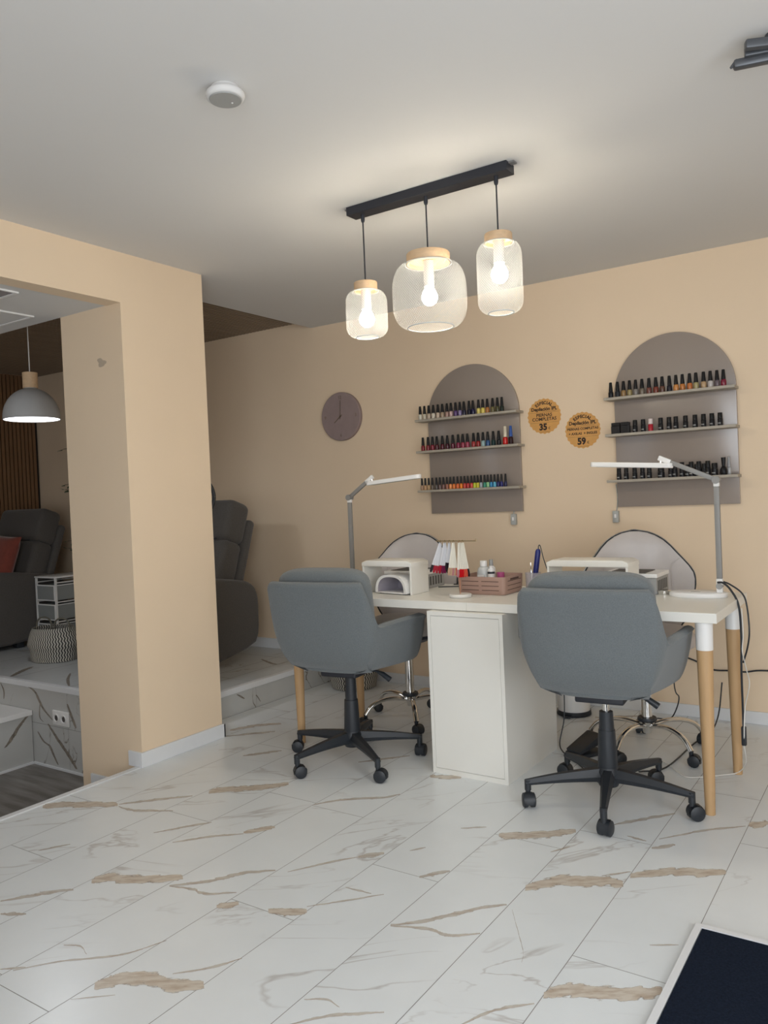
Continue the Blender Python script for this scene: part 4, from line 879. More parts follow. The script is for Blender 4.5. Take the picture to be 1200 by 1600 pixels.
# ================================================================== desk lamps
def desk_lamp(label, loc, h, arm_dx, arm_dz, head_len, head_tilt, dirn, joint_dy=0.0, head_off=0.0):
    o = empty('desk_lamp', label, 'lamp', loc); s = dirn
    MB().lathe([(0, 0.0005), (0.112, 0.0005), (0.115, 0.004), (0.114, 0.016), (0.108, 0.020), (0, 0.021)], (s*0.085, 0, 0), 48, 1.0, 0.62).build('base', M['white_pl'], o, 50)
    MB().lathe([(0, 0.0208), (0.012, 0.0208), (0.012, 0.0216), (0, 0.0216)], (s*0.09, -0.02, 0), 20, 1.6, 0.35).build('base_badge', M['grey_pl'], o)
    MB().box((-0.012, -0.013, 0.018), (0.012, 0.013, 0.075), 0.003, 2).build('foot_joint', M['white_pl'], o)
    mb = MB(); mb.cyl((0, -0.017, 0.045), (0, 0.017, 0.045), 0.0125, seg=20); mb.build('foot_knob', M['grey_pl'], o)
    MB().box((-0.0105, -0.0085, 0.075), (0.0105, 0.0085, h-0.015), 0.002, 2).build('pole', M['alu'], o)
    mb = MB(); mb.box((-0.011, -0.010, h-0.015), (0.011, 0.010, h+0.018), 0.003, 2); mb.build('elbow', M['white_pl'], o)
    mb = MB(); mb.cyl((0, -0.016, h+0.012), (0, 0.016, h+0.012), 0.0155, seg=24); mb.build('elbow_knob', M['alu'], o)
    p0 = Vector((0, 0, h+0.012)); p1 = Vector((s*arm_dx, joint_dy, h+0.012+arm_dz)); d = (p1-p0); ln = d.length
    mb = MB(); mb.box((-0.0095, -0.0075, 0.012), (0.0095, 0.0075, ln-0.03), 0.002, 2); q = Vector((0, 0, 1)).rotation_difference(d.normalized()).to_matrix()
    bmesh.ops.rotate(mb.bm, cent=(0, 0, 0), matrix=q, verts=mb.bm.verts); bmesh.ops.translate(mb.bm, vec=p0, verts=mb.bm.verts); mb.build('arm', M['alu'], o)
    mb = MB(); mb.box((-0.0105, -0.0085, ln-0.045), (0.0105, 0.0085, ln+0.008), 0.003, 2)
    bmesh.ops.rotate(mb.bm, cent=(0, 0, 0), matrix=q, verts=mb.bm.verts); bmesh.ops.translate(mb.bm, vec=p0, verts=mb.bm.verts); mb.build('arm_end', M['white_pl'], o)
    mb = MB(); mb.cyl(p1+Vector((0, 0, -0.022)), p1+Vector((0, 0, 0.0)), 0.008, seg=16); mb.build('swivel', M['chrome'], o)
    # head: long flat rounded bar with rounded ends
    mb = MB(); poly = []; R_ = 0.021
    for k in range(17): a = -PI/2+PI*k/16; poly.append((head_len-R_+R_*math.cos(a), R_*math.sin(a)))
    for k in range(17): a = PI/2+PI*k/16; poly.append((-head_off+R_*math.cos(a), R_*math.sin(a)))
    mb.prism(poly, 2, -0.0095, 0.0115, 0.003, 2)
    mb.bm.transform(Matrix.Translation(p1+Vector((0, 0, -0.030))) @ Matrix.Rotation(head_tilt, 4, 'Y') @ Matrix.Rotation(0 if s > 0 else PI, 4, 'Z'))
    hd = mb.build('lamp_head', M['white_pl'], o, 40)
    mb = MB(); mb.box((0.0, -0.015, -0.0103), (head_len-0.03, 0.015, -0.0094)); mb.bm.transform(Matrix.Translation(p1+Vector((0, 0, -0.030))) @ Matrix.Rotation(head_tilt, 4, 'Y') @ Matrix.Rotation(0 if s > 0 else PI, 4, 'Z'))
    mb.build('led_strip', M['grey_pl'], hd, None)
    return o
desk_lamp('white folding LED lamp standing on the right end of the desk', (-0.675, 3.40, ZD), 0.462, 0.217, 0.100, 0.300, math.radians(4), -1, head_off=0.03)
desk_lamp('white folding LED lamp rising behind the left grey chair', (-2.515, 3.40, ZD), 0.455, 0.150, 0.100, 0.300, math.radians(-4), 1, head_off=0.012)
# power puck beside the right lamp base
tag(MB().lathe([(0, 0.0005), (0.028, 0.0005), (0.029, 0.004), (0.029, 0.016), (0.026, 0.019), (0, 0.019)], seg=32, sx=1, sy=1).build('puck', M['chrome'], loc=(-0.905, 3.43, ZD)), 'small chrome disc on the desk at the left of the right lamp base', 'disc')

# ================================================================== things on the desk
def hand_rest(label, x, y, w, d, h):
    o = empty('hand_rest', label, 'hand rest', (x, y, ZD)); a = w/2
    for sx in (-1, 1):
        MB().box((sx*a-0.010 if sx > 0 else -a, 0, 0.0005), (a if sx > 0 else -a+0.010, d, h-0.026), 0.002, 2).build('side_panel', M['white_lam'], o, None)
    MB().prism([(-a-0.002, h-0.028), (a+0.002, h-0.028), (a+0.002, h-0.010), (a-0.022, h+0.0), (-a+0.022, h+0.0), (-a-0.002, h-0.010)], 1, -0.002, d+0.002, 0.004, 3).build('padded_top', M['white_lam'], o, 30)
hand_rest('white bridge-shaped hand rest with a nail lamp under it, left', -2.097, 3.10, 0.278, 0.155, 0.160)
hand_rest('white bridge-shaped hand rest behind the right grey chair', -1.165, 3.22, 0.350, 0.155, 0.160)
# UV nail lamp: domed shell with an arched opening
uv = empty('nail_lamp', 'glossy white dome nail lamp with an open mouth under the left hand rest', 'nail lamp', (-2.080, 3.115, ZD), math.radians(-8))
rows = []
for i in range(11):
    t = i/10; y = -0.01+0.19*t; k = (1-0.75*max(0, (t-0.45)/0.55)**2); w_ = 0.100*(0.96+0.06*math.sin(PI*t))*(1 if t < 0.6 else 1-0.25*((t-0.6)/0.4)**2); hh = 0.088*k
    rows.append([(w_*math.copysign(abs(math.cos(a))**0.75, math.cos(a)), y, 0.006+hh*abs(math.sin(a))**0.8) for a in [PI*j/20 for j in range(21)]])
mb = MB(); V = mb.grid(rows); V0 = V[0]; mb.bm.faces.new(V[-1])
CAV = ([(v.co.x*1.06, v.co.y+0.002, 0.010+(v.co.z-0.006)*0.82) for v in V0], [(v.co.x*0.74, 0.13, 0.010+(v.co.z-0.006)*0.66) for v in V0])
inner = [mb.bm.verts.new((v.co.x*0.848, v.co.y+0.002, 0.010+(v.co.z-0.006)*0.82)) for v in V0]
for a, b in ((V0, inner),):
    for j in range(20): mb.bm.faces.new((a[j], a[j+1], b[j+1], b[j]))
mb.build('shell', M['white_pl'], uv, 60)
cv = MB(); i2 = [cv.bm.verts.new((x*0.80, 0.0+y0, z)) for x, y0, z in CAV[0]]; d2 = [cv.bm.verts.new(p) for p in CAV[1]]
for j in range(20): cv.bm.faces.new((i2[j], i2[j+1], d2[j+1], d2[j]))
cv.bm.faces.new(d2[::-1]); cv.build('inner_cavity', M['cavity'], uv, 60)
MB().box((-0.093, -0.006, 0.004), (0.093, 0.165, 0.010), 0.002, 2).build('base_plate', M['white_pl'], uv)
for sx in (-1, 1):
    MB().cyl((sx*0.08, 0.01, 0.0005), (sx*0.08, 0.01, 0.005), 0.006, seg=12).build('rubber_foot', M['black_pl'], uv)
def dust_collector(label, x, y, w):
    o = empty('dust_collector', label, 'dust collector', (x, y, ZD)); a = w/2
    MB().box((-a, 0, 0.0005), (a, 0.19, 0.070), 0.003, 2).build('housing', M['grey_pl'], o, None)
    MB().box((-a-0.004, -0.004, 0.0705), (a+0.004, 0.194, 0.088), 0.003, 2).build('white_frame', M['white_pl'], o, None)
    MB().box((-a+0.025, 0.015, 0.0882), (a-0.05, 0.17, 0.0905)).build('filter', M['filter'], o, None)
    mb = MB()
    for k in range(6): mb.box((a-0.0001, 0.02+0.026*k, 0.015), (a+0.001, 0.034+0.026*k, 0.058))
    mb.build('side_vents', M['filter'], o, None)
dust_collector('grey desk dust collector with a white frame behind the left hand rest', -2.135, 3.32, 0.235)
dust_collector('grey desk dust collector with a white frame behind the right hand rest', -1.045, 3.405, 0.235)

# swatch stand and its fans of nail tips
hs = empty('swatch_stand', 'copper T-shaped stand with a round white marble foot on the desk', 'stand', (-1.708, 3.11, ZD))
MB().lathe([(0, 0.0005), (0.048, 0.0005), (0.0505, 0.003), (0.0505, 0.013), (0.048, 0.016), (0, 0.016)], seg=48).build('marble_foot', M['marble'], hs, 50)
MB().cyl((0, 0, 0.016), (0, 0, 0.252), 0.0026, seg=10).build('rod', M['copper'], hs)
mb = MB(); mb.cyl((-0.115, 0, 0.252), (0.088, 0, 0.252), 0.0022, seg=10); mb.cyl((0.088, 0, 0.250), (0.088, 0, 0.262), 0.002, seg=8); mb.build('crossbar', M['brass'], hs)
def swatch(label, dx, cols, ang0, ang1, stick, L, yaw):
    o = empty('swatch_fan', label, 'nail swatch', (-1.708+dx, 3.11, ZD+0.2525), yaw)
    ring = [(0.0, 0.0075*math.sin(2*PI*k/16), -0.0045+0.0075*math.cos(2*PI*k/16)) for k in range(17)]
    MB().tube(ring, 0.0010, 6, False).build('ring', M['brass'], o)
    n = len(cols)
    for k, c in enumerate(cols):
        a = 0.55*(ang0+(ang1-ang0)*k/(n-1)); R = RY(-a); y = (k-n/2)*0.003
        mb = MB(); mb.prism([(-0.0022, -0.008), (0.0022, -0.008), (0.0050, -L+0.045), (0.0042, -L+0.035), (-0.0042, -L+0.035), (-0.0050, -L+0.045)], 1, y, y+0.0012)
        mb.bm.transform(R.to_4x4()); st = mb.build('stick', M[stick], o, None)
        mb = MB(); mb.prism([(-0.0058, -L+0.036), (0.0058, -L+0.036), (0.0068, -L+0.018), (0.0050, -L+0.004), (0, -L), (-0.0050, -L+0.004), (-0.0068, -L+0.018)], 1, y-0.0006, y+0.0014)
        mb.bm.transform(R.to_4x4()); mb.build('nail_tip', polish(c), st, None)
RED, CRIM, WINE, NUDE, CORAL, BLK, PINK = (0.55, 0.01, 0.015), (0.33, 0.01, 0.03), (0.14, 0.01, 0.05), (0.50, 0.33, 0.22), (0.62, 0.10, 0.06), (0.02, 0.015, 0.02), (0.45, 0.20, 0.22)
swatch('clear swatch fan farthest left on the bar, crimson tips', -0.092, [BLK, CRIM, CRIM, CRIM, WINE], -0.62, 0.05, 'mesh_swatch', 0.150, 0.3)
swatch('clear swatch fan second from the left on the bar, wine and black tips', -0.070, [CRIM, WINE, WINE, BLK, BLK], -0.35, 0.25, 'mesh_swatch', 0.148, 0.1)
swatch('silvery swatch fan third from the left on the bar, dark tips', -0.046, [BLK, BLK, NUDE, NUDE], -0.28, 0.05, 'mesh_swatch', 0.135, -0.1)
swatch('white swatch fan left of the middle of the bar, nude tips', -0.026, [NUDE, NUDE, PINK, NUDE, CORAL], -0.30, 0.10, 'mesh_cream', 0.158, 0.1)
swatch('cream swatch fan right of the middle of the bar, red tips', 0.004, [PINK, RED, RED, RED, CRIM], -0.10, 0.24, 'mesh_cream', 0.165, 0.0)
swatch('cream swatch fan farthest right on the bar, coral red tips', 0.020, [RED, RED, CORAL, CORAL, BLK], -0.12, 0.30, 'mesh_cream', 0.162, -0.15)

# plastic tray basket
tb = empty('plastic_basket', 'dusty pink slatted plastic basket on the middle of the desk', 'basket', (-1.655, 3.305, ZD))
W2, D2, HB = 0.118, 0.098, 0.082
def rr(w_, d_, r, n=6):
    out = []
    for cx, cy, a0 in ((w_-r, d_-r, 0), (-w_+r, d_-r, PI/2), (-w_+r, -d_+r, PI), (w_-r, -d_+r, 3*PI/2)):
        out += [(cx+r*math.cos(a0+PI/2*k/n), cy+r*math.sin(a0+PI/2*k/n)) for k in range(n+1)]
    return out
rows = []
for t, ins in ((0, 0), (0.0, 1), ):
    pass
mb = MB(); prof = [(0.0, 0.0), (1.0, 0.0), (1.0, 0.045), (0.965, 0.05)]
lev = [(0.93, 0.0006), (0.96, 0.004), (0.985, 0.04), (1.0, HB), (0.975, HB), (0.955, 0.04), (0.93, 0.004)]
rows = [[(x*k, y*k, z) for x, y in rr(W2+0.004, D2+0.004, 0.018)] for k, z in lev]
V = mb.grid(rows, closeu=True); mb.bm.faces.new(V[0]); mb.bm.faces.new(V[-1]); mb.build('tray', M['beige_pl'], tb, 40)
for k in range(3):
    z = 0.020+0.020*k; kk = 0.967+0.012*k
    for side in range(4):
        mb = MB(); w_, d_ = (W2+0.004)*kk, (D2+0.004)*kk
        for m_ in range(2 if side < 2 else 1):
            if side == 0: mb.box((-0.095+0.1*m_, -d_-0.0012, z), (-0.010+0.1*m_, -d_+0.001, z+0.0028))
            elif side == 1: mb.box((-0.095+0.1*m_, d_-0.001, z), (-0.010+0.1*m_, d_+0.0012, z+0.0028))
            elif side == 2: mb.box((w_-0.001, -0.07, z), (w_+0.0012, 0.07, z+0.0028))
            else: mb.box((-w_-0.0012, -0.07, z), (-w_+0.001, 0.07, z+0.0028))
        mb.build('slot', M['slot'], tb, None)
MB().box((W2+0.0005, -0.045, 0.064), (W2+0.0055, 0.045, 0.073), 0.003, 2).build('handle_hole', M['slot'], tb, None)
bt = empty('squeeze_bottle', 'translucent white bottle with a white cap standing in the pink basket', 'bottle', (-1.700, 3.33, ZD+0.006))
MB().lathe([(0, 0.0005), (0.029, 0.0005), (0.031, 0.005), (0.031, 0.085), (0.026, 0.103), (0.015, 0.112), (0, 0.112)], seg=32).build('body', M['bottle_white'], bt, 50)
MB().lathe([(0, 0.112), (0.017, 0.112), (0.0165, 0.136), (0.015, 0.138), (0, 0.138)], seg=28).build('cap', M['white_pl'], bt, 50)
MB().box((-0.018, -0.0325, 0.035), (0.018, -0.0300, 0.075)).build('paper_label', M['white_pl'], bt, None)
bt = empty('cleanser_bottle', 'slim white bottle with a black band in the pink basket', 'bottle', (-1.652, 3.31, ZD+0.006))
MB().lathe([(0, 0.0005), (0.015, 0.0005), (0.016, 0.003), (0.016, 0.095), (0.012, 0.104), (0, 0.104)], seg=24).build('body', M['white_pl'], bt, 50)
MB().lathe([(0.0163, 0.080), (0.0165, 0.080), (0.0165, 0.090), (0.0163, 0.090)], seg=24).build('band', M['black_pl'], bt)
MB().lathe([(0, 0.104), (0.009, 0.104), (0.0085, 0.116), (0, 0.117)], seg=20).build('cap', M['white_pl'], bt, 50)
tag(MB().lathe([(0, 0.0005), (0.017, 0.0005), (0.018, 0.003), (0.017, 0.085), (0, 0.086)], seg=20).build('pink_jar', M['pink_pl'], loc=(-1.615, 3.335, ZD+0.006)), 'small magenta pink pot at the right inside the pink basket', 'pot')
bt = empty('cleanser_bottle', 'white bottle half hidden behind the translucent one in the pink basket', 'bottle', (-1.680, 3.370, ZD+0.006))
MB().lathe([(0, 0.0005), (0.018, 0.0005), (0.019, 0.003), (0.019, 0.100), (0.012, 0.110), (0, 0.110)], seg=24).build('body', M['white_pl'], bt, 50)
MB().lathe([(0, 0.110), (0.010, 0.110), (0.009, 0.140), (0, 0.141)], seg=20).build('cap', M['grey_pl'], bt, 50)
# cup with tools, blue drill handpiece
tag(MB().lathe([(0, 0.0005), (0.030, 0.0005), (0.0345, 0.003), (0.036, 0.083), (0.034, 0.083), (0.0325, 0.005), (0, 0.004)], seg=32).build('tool_cup', M['clear'], loc=(-1.492, 3.42, ZD)), 'clear plastic cup of manicure tools beside the pink basket', 'cup')
def cup_tool(label, p, q, r, m):
    tag(MB().tube([p, q], [r, r*0.5], 8).build('manicure_tool', m), label, 'tool')
cup_tool('thin steel tool leaning left in the clear cup', (-1.500, 3.425, ZD+0.012), (-1.506, 3.43, ZD+0.128), 0.0022, M['chrome'])
cup_tool('thin dark tool standing upright in the clear cup', (-1.505, 3.410, ZD+0.012), (-1.500, 3.42, ZD+0.118), 0.0020, M['black_pl'])
dh = empty('nail_drill', 'navy blue nail drill handpiece standing in the clear cup', 'nail drill', (0, 0, 0))
p, q = Vector((-1.487, 3.415, ZD+0.020)), Vector((-1.463, 3.425, ZD+0.192)); d = q-p
MB().tube([p+d*t for t in (0, 0.08, 0.12, 0.5, 0.93, 0.97, 1.0)], [0.004, 0.007, 0.0115, 0.0125, 0.0125, 0.010, 0.006], 20).build('grip', M['blue_pl'], dh, 40)
MB().tube(smooth_path([q, q+Vector((0.002, 0, 0.014)), q+Vector((0.010, 0, 0.013)), Vector((-1.437, 3.42, 0.885)), Vector((-1.418, 3.42, 0.824)), Vector((-1.41, 3.43, 0.760)), Vector((-1.40, 3.45, 0.742)), Vector((-1.36, 3.50, 0.742))], 5), 0.0022, 8).build('cord', M['black_pl'], dh)
tag(MB().tube(smooth_path([(-1.99, 3.40, 0.742), (-1.93, 3.43, 0.742), (-1.86, 3.45, 0.742), (-1.84, 3.48, 0.742), (-1.90, 3.53, 0.742), (-1.97, 3.52, 0.742)], 6), 0.0026, 8).build('cable', M['black_pl']), 'black cable coming off the left dust collector across the desk', 'cable')

# ================================================================== cables and floor clutter
def cable(label, pts, r, m, name='cable', n=6): return tag(MB().tube(smooth_path(pts, n), r, 8).build(name, m), label, 'cable')
cable('black cable running along the back wall just above the baseboard at right', [(-1.06, 4.226, 0.32), (-0.974, 4.225, 0.295), (-0.889, 4.225, 0.256), (-0.807, 4.225, 0.257), (-0.733, 4.225, 0.257), (-0.632, 4.225, 0.272), (-0.3, 4.225, 0.27), (0.4, 4.225, 0.20)], 0.0042, M['black_pl'])
pw = empty('lamp_cable', 'thick black power cable hanging from the right lamp down to a plug', 'cable', (0, 0, 0))
MB().tube(smooth_path([(-0.678, 3.375, 0.80), (-0.655, 3.36, 0.80), (-0.625, 3.345, 0.775), (-0.598, 3.345, 0.715), (-0.592, 3.345, 0.60), (-0.592, 3.325, 0.45), (-0.592, 3.33, 0.24)], 8), 0.0042, 8).build('cord', M['black_pl'], pw)
MB().box((-0.601, 3.322, 0.165), (-0.583, 3.342, 0.24), 0.004, 2).build('plug', M['black_pl'], pw)
cable('second black cable from the right lamp, looping outside the first', [(-0.665, 3.41, 0.80), (-0.64, 3.43, 0.785), (-0.600, 3.440, 0.75), (-0.585, 3.445, 0.70), (-0.578, 3.44, 0.60), (-0.580, 3.40, 0.54), (-0.588, 3.345, 0.49)], 0.0034, M['black_pl'])
cable('thin white cable dangling from the desk corner to the plug and across the floor', [(-0.592, 3.37, 0.70), (-0.586, 3.35, 0.60), (-0.585, 3.318, 0.539), (-0.585, 3.386, 0.457), (-0.585, 3.444, 0.381), (-0.585, 3.33, 0.311), (-0.592, 3.33, 0.17), (-0.60, 3.40, 0.08), (-0.64, 3.46, 0.012), (-0.70, 3.41, 0.005), (-0.80, 3.33, 0.005), (-0.856, 3.367, 0.005), (-0.932, 3.462, 0.005), (-1.0, 3.47, 0.005), (-1.12, 3.28, 0.005)], 0.0022, M['cable_white'])
cable('black cable drooping in a loop behind the right technician chair', [(-1.01, 3.93, 0.45), (-0.995, 3.9, 0.227), (-0.976, 3.9, 0.18), (-0.996, 3.9, 0.109), (-1.027, 3.9, 0.070), (-1.09, 3.9, 0.066), (-1.2, 3.95, 0.03)], 0.0030, M['black_pl'])
cable('black cable crossing the floor between the oak legs and the chair casters', [(-0.84, 4.20, 0.20), (-0.845, 4.12, 0.06), (-0.855, 3.98, 0.006), (-0.885, 3.78, 0.006), (-0.915, 3.40, 0.006), (-1.0, 3.30, 0.006)], 0.0034, M['black_pl'])
cable('thin black cable hanging beside the right side of the white cabinet', [(-1.405, 3.48, 0.66), (-1.395, 3.48, 0.45), (-1.387, 3.48, 0.24), (-1.389, 3.47, 0.13), (-1.405, 3.45, 0.03), (-1.37, 3.40, 0.006), (-1.30, 3.33, 0.006), (-1.10, 3.10, 0.006)], 0.0028, M['black_pl'])
fp = empty('foot_pedal', 'black foot pedal of the nail drill on the floor behind the right chair base', 'foot pedal', (-1.275, 3.43, 0), math.radians(-30))
MB().box((-0.05, -0.075, 0.0005), (0.05, 0.075, 0.018), 0.004, 2).build('base', M['black_pl'], fp)
MB().prism([(-0.07, 0.02), (0.07, 0.055), (0.075, 0.085), (0.05, 0.092), (-0.072, 0.03)], 0, -0.046, 0.046, 0.003, 2).build('treadle', M['black_pl'], fp)
bn = empty('pedal_bin', 'small white waste bin with a black base by the back wall', 'bin', (-1.555, 4.035, 0))
MB().lathe([(0, 0.0005), (0.088, 0.0005), (0.090, 0.004), (0.088, 0.026), (0, 0.026)], seg=40).build('base_ring', M['black_pl'], bn, 40)
MB().lathe([(0, 0.026), (0.084, 0.026), (0.086, 0.22), (0.080, 0.24), (0, 0.255)], seg=40).build('body', M['white_pl'], bn, 40)
MB().box((-0.02, -0.115, 0.004), (0.02, -0.086, 0.012), 0.002, 2).build('pedal', M['black_pl'], bn)

# ================================================================== woven baskets
def woven_basket(label, loc, rz, R, H, handles, sy=0.8):
    o = empty('woven_basket', label, 'basket', loc, rz)
    pr = [(0.80, 0.0005), (0.86, 0.015), (0.91, 0.28), (0.94, 0.40), (1.0, 0.47), (1.0, 0.52), (0.95, 0.68), (0.88, 0.86), (0.80, 0.985), (0.79, 1.0), (0.765, 0.99), (0.84, 0.86), (0.95, 0.50), (0.88, 0.30), (0.80, 0.04)]
    mb = MB(); mb.lathe([(0, 0.0005)]+[(R*a, H*z if z > 0.001 else 0.0005) for a, z in pr]+[(0, H*0.04)], seg=72, sx=1, sy=sy); mb.build('woven_body', M['weave'], o, 60)
    if handles:
        for s in (-1, 1):
            hp = []
            for k in range(13):
                a = PI*k/12; hp.append((s*R*0.50+R*0.33*math.cos(a)*1.0, -s*R*0.15-0.0, H*0.93+0.34*H*abs(math.sin(a))**0.6))
            hp = [(hp[0][0], hp[0][1], H*0.80)]+hp+[(hp[-1][0], hp[-1][1], H*0.80)]
            MB().tube(smooth_path(hp, 3), 0.006, 8).build('handle', M['rope'], o)
        MB().sup((0, 0, H*0.74), (R*0.60, R*0.45, H*0.12), 0.8, 0.8).build('cloth_inside', M['blue_pl'], o)
woven_basket('black and white zigzag woven basket with handles on the tiled platform', (-5.085, 3.295, ZP), math.radians(20), 0.186, 0.235, True)
woven_basket('light zigzag woven basket on the floor behind the left grey chair', (-3.02, 4.045, 0), math.radians(-10), 0.165, 0.21, False, 1.0)

# ================================================================== wire drawer cart
ct = empty('drawer_cart', 'white three-drawer storage cart with see-through drawers on the platform', 'cart', (-5.62, 3.60, ZP))
CX, CY, CZ = 0.125, 0.35, 0.535; mb = MB(); t = 0.007
for sx in (-1, 1):
    for y in (0.0, CY): mb.box((sx*CX-t, y-t, 0.045), (sx*CX+t, y+t, CZ))
for z in (0.05, 0.195, 0.345, 0.495):
    mb.box((-CX, -t*0.8, z), (CX, t*0.8, z+0.008)) if z < 0.1 else None
    for sx in (-1, 1): mb.box((sx*CX-t*0.8, 0, z), (sx*CX+t*0.8, CY, z+0.008))
mb.build('frame', M['white_pl'], ct, None)
MB().box((-CX-0.012, -0.012, CZ-0.002), (CX+0.012, CY+0.012, CZ+0.012), 0.004, 2).build('top', M['white_pl'], ct)
for k in range(3):
    z0 = 0.062+0.150*k; mb = MB()
    mb.box((-CX+0.010, -0.006, z0), (CX-0.010, 0.004, z0+0.118)); mb.box((-CX+0.010, 0.004, z0), (-CX+0.014, CY-0.01, z0+0.112)); mb.box((CX-0.014, 0.004, z0), (CX-0.010, CY-0.01, z0+0.112)); mb.box((-CX+0.014, 0.004, z0), (CX-0.014, CY-0.01, z0+0.004)); mb.box((-CX+0.014, CY-0.014, z0), (CX-0.014, CY-0.01, z0+0.112))
    d = mb.build('drawer', M['frosted'], ct, None)
    mb = MB(); a = CX-0.008
    mb.box((-a, -0.010, z0+0.110), (a, -0.005, z0+0.120)); mb.box((-a, -0.010, z0-0.003), (a, -0.005, z0+0.005)); mb.box((-a, -0.010, z0+0.005), (-a+0.007, -0.005, z0+0.110)); mb.box((a-0.007, -0.010, z0+0.005), (a, -0.005, z0+0.110)); mb.box((CX-0.011, 0.0, z0+0.112), (CX-0.002, CY-0.01, z0+0.119))
    mb.build('drawer_rim', M['white_pl'], d, None)
    MB().sup((0.01, 0.12, z0+0.035), (0.08, 0.10, 0.028), 0.6, 0.7).build('drawer_contents', M['bottle_white'], d)
for sx in (-1, 1):
    for y in (0.0, CY): MB().cyl((sx*CX, y, 0.0005), (sx*CX, y, 0.045), 0.012, 0.008, 12).build('foot', M['black_pl'], ct)

# ================================================================== recliners
def recliner(label, loc):
    o = empty('recliner', label, 'armchair', loc); W = 0.355
    prof = [(-0.34, 0.035), (0.08, 0.035), (0.47, 0.105), (0.515, 0.19), (0.520, 0.40), (0.500, 0.475), (0.455, 0.52), (0.39, 0.545), (0.05, 0.595), (-0.26, 0.60), (-0.33, 0.585), (-0.365, 0.53), (-0.37, 0.12)]
    poly = []
    for i in range(len(prof)):             # lightly rounded corners
        a, b, c = Vector(prof[i-1]), Vector(prof[i]), Vector(prof[(i+1) % len(prof)])
        poly += [tuple(b.lerp(a, 0.2)), tuple(b.lerp(c, 0.2))]
    for s in (-1, 1):
        x0, x1 = (W-0.135, W) if s > 0 else (-W, -W+0.135)
        MB().prism(poly, 0, x0, x1, 0.030, 4).build('armrest', M['dark_fabric'], o, 50)
    MB().box((-W+0.136, -0.34, 0.10), (W-0.136, 0.28, 0.34), 0.03, 4).build('seat_body', M['dark_fabric'], o, 50)
    MB().sup((0, -0.06, 0.375), (0.215, 0.30, 0.075), 0.35, 0.3).build('seat_cushion', M['dark_fabric'], o, 60)
    MB().sup((0, -0.345, 0.25), (0.215, 0.035, 0.17), 0.35, 0.35).build('footrest', M['dark_fabric'], o, 60)
    t = -math.radians(19)
    R = RX(t)
    def T(p): v = R @ Vector(p); return (v.x, v.y+0.225, v.z+0.40)
    Wb = 0.305
    mb = MB(); mb.box((-Wb, -0.085, 0.0), (Wb, 0.085, 0.425), 0.045, 5); mb.bm.transform(Matrix.Translation((0, 0.225, 0.40)) @ R.to_4x4()); mb.build('back_cushion', M['dark_fabric'], o, 60)
    mb = MB(); mb.box((-Wb, -0.095, 0.415), (Wb, 0.095, 0.695), 0.05, 5); mb.bm.transform(Matrix.Translation((0, 0.225, 0.40)) @ R.to_4x4()); mb.build('headrest', M['dark_fabric'], o, 60)
    mb = MB(); mb.box((-Wb-0.015, 0.080, 0.02), (Wb+0.015, 0.145, 0.60), 0.03, 4); mb.bm.transform(Matrix.Translation((0, 0.225, 0.40)) @ R.to_4x4()); mb.build('back_shell', M['dark_fabric'], o, 60)
    MB().tube([T((-Wb*0.75, -0.094, 0.42)), T((Wb*0.75, -0.094, 0.42))], 0.004, 6).build('crease', M['black'], o)
    for sx in (-1, 1):
        for y in (-0.28, 0.10): MB().box((sx*0.29-0.03, y-0.03, 0.0005), (sx*0.29+0.03, y+0.03, 0.075), 0.006, 2).build('foot', M['black_pl'], o)
recliner('charcoal fabric recliner just right of the pillar by the back wall', (-4.02, 3.38, ZP))
recliner('charcoal fabric recliner at the far left with a terracotta cushion on it', (-6.125, 3.38, ZP))
mb = MB(); rows = []
for i in range(17):
    for_ = []
    for j in range(17):
        u, v = -1+i/8, -1+j/8; k = ((1-u**4)*(1-v**4))**0.5; e = 1-0.07*(1-abs(v)**2)*abs(u)**3; e2 = 1-0.07*(1-abs(u)**2)*abs(v)**3
        for_.append((u*0.21*e, 0.065*k, v*0.21*e2))
    rows.append(for_)
mb.grid(rows); mb.grid([[(a, -b, c) for a, b, c in r] for r in rows])
bmesh.ops.remove_doubles(mb.bm, verts=mb.bm.verts, dist=1e-4)
cu = mb.build('cushion', M['red_cushion'], smooth=60, loc=(-6.00, 3.42, ZP+0.685)); cu.rotation_euler = (math.radians(-16), math.radians(7), math.radians(10))
tag(cu, 'terracotta square cushion leaning on the far left recliner', 'cushion')

# ring lamp behind the pillar
rl = empty('ring_lamp', 'black ring lamp on a stand, only its rim showing past the pillar', 'lamp', (-3.545, 3.22, ZP), math.radians(45))
ring = [(0.138*math.cos(2*PI*k/48), 0, 1.095+0.138*math.sin(2*PI*k/48)) for k in range(49)]
MB().tube(ring, 0.011, 12, False).build('ring', M['black_pl'], rl)
MB().cyl((0, 0.02, 0.05), (0, 0.02, 0.955), 0.011, seg=14).build('pole', M['black'], rl)
MB().lathe([(0, 0.0005), (0.08, 0.0005), (0.08, 0.012), (0.02, 0.05), (0, 0.05)], (-0.03, 0.02, 0), 28).build('weighted_base', M['black'], rl)

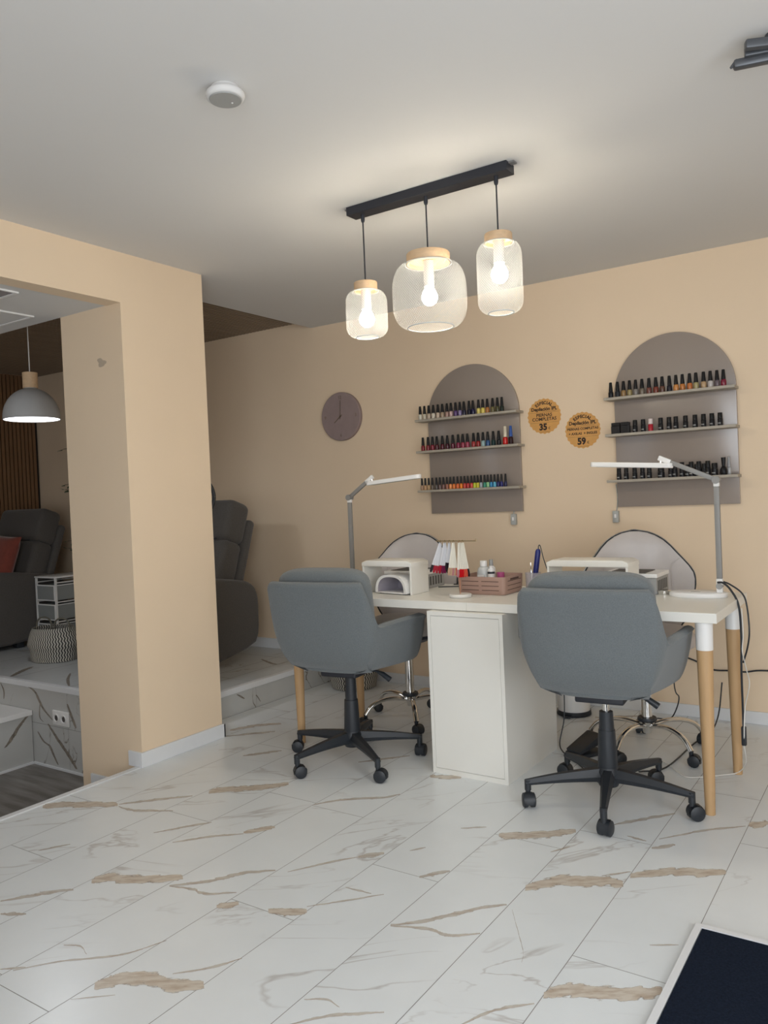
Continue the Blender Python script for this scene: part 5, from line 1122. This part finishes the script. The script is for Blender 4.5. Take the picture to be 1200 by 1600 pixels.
# ficus behind the cart
def plant():
    o = empty('potted_ficus', 'leafy green ficus in a pot, mostly hidden behind the pillar', 'plant', (-5.33, 4.03, ZP))
    MB().lathe([(0, 0.0005), (0.09, 0.0005), (0.125, 0.22), (0.115, 0.22), (0.085, 0.02), (0, 0.02)], seg=32).build('pot', M['pot'], o, 40)
    MB().lathe([(0, 0.19), (0.111, 0.19), (0, 0.195)], seg=24).build('soil', M['soil'], o)
    mb = MB(); rnd = random.Random(5); br_ = []
    mb.tube(smooth_path([(0, 0, 0.19), (0.02, 0, 0.6), (-0.01, -0.01, 1.0), (0.01, 0, 1.5)], 5), 0.011, 8)
    for k in range(30):
        z = 0.45+1.15*rnd.random(); a = 2*PI*rnd.random() if k % 3 else PI+rnd.uniform(-0.45, 0.25); L = rnd.uniform(0.20, 0.40); up = rnd.uniform(-0.1, 0.2)
        tip = Vector((L*math.cos(a), max(-0.4, min(0.10, 0.6*L*math.sin(a))), z+up)); mb.tube([(0, 0, z), Vector((0, 0, z))*0.5+tip*0.5+Vector((0, 0, 0.03)), tip], [0.004, 0.003, 0.002], 5)
        br_.append((Vector((0, 0, z)), tip))
    for z in (0.72, 0.78, 1.20, 1.24, 1.53): br_.append((Vector((0, 0, z)), Vector((-0.44, -0.12, z+0.02)))); mb.tube([(0, 0, z), (-0.22, -0.06, z+0.04), (-0.44, -0.12, z+0.02)], [0.004, 0.003, 0.002], 5)
    mb.build('trunk', M['bark'], o, 50)
    mb = MB()
    for a, b in br_:
        for k in range(11):
            t = 0.3+0.7*k/10; p = a.lerp(b, t); d = Vector((rnd.uniform(-1, 1), rnd.uniform(-1, 0.6), rnd.uniform(-1, 0.4))).normalized(); s = d.cross(Vector((0.1, 0.2, 1))).normalized(); n = d.cross(s); L = rnd.uniform(0.045, 0.07); w_ = L*0.26
            if p.y+4.03 > 4.14 or p.x-5.33 > -4.9: continue
            q = [p, p+d*L*0.4+s*w_+n*0.004, p+d*L*0.75+s*w_*0.6, p+d*L, p+d*L*0.75-s*w_*0.6, p+d*L*0.4-s*w_+n*0.004]
            vs = [mb.bm.verts.new(v) for v in q]; mb.bm.faces.new((vs[0], vs[1], vs[2], vs[3])); mb.bm.faces.new((vs[0], vs[3], vs[4], vs[5]))
    lv = mb.build('foliage', M['leaf'], o, None, recalc=False); lv['kind'] = 'stuff'
plant()

# double wall socket on the marble riser
so = empty('wall_socket', 'white double power socket on the marble riser below the platform', 'socket', (-4.262, YP, -0.035))
MB().box((-0.079, -0.012, -0.044), (0.079, -0.0005, 0.044), 0.004, 3).build('cover_plate', M['white_pl'], so, 40)
for sx in (-1, 1):
    mb = MB(); mb.lathe([(0.0, 0.0), (0.017, 0.0), (0.021, 0.006), (0.025, 0.006), (0.025, 0.0), (0.026, 0.0)], seg=28); mb.bm.transform(Matrix.Translation((sx*0.036, -0.0125, 0)) @ Matrix.Rotation(PI/2, 4, 'X')); s_ = mb.build('socket_well', M['white_pl'], so)
    mb = MB(); mb.lathe([(0, 0), (0.0165, 0), (0.0165, 0.0006), (0, 0.0006)], seg=24); mb.bm.transform(Matrix.Translation((sx*0.036, -0.0132, 0)) @ Matrix.Rotation(PI/2, 4, 'X')); mb.build('socket_recess', M['dark_in'], s_)
bpy.context.view_layer.update()
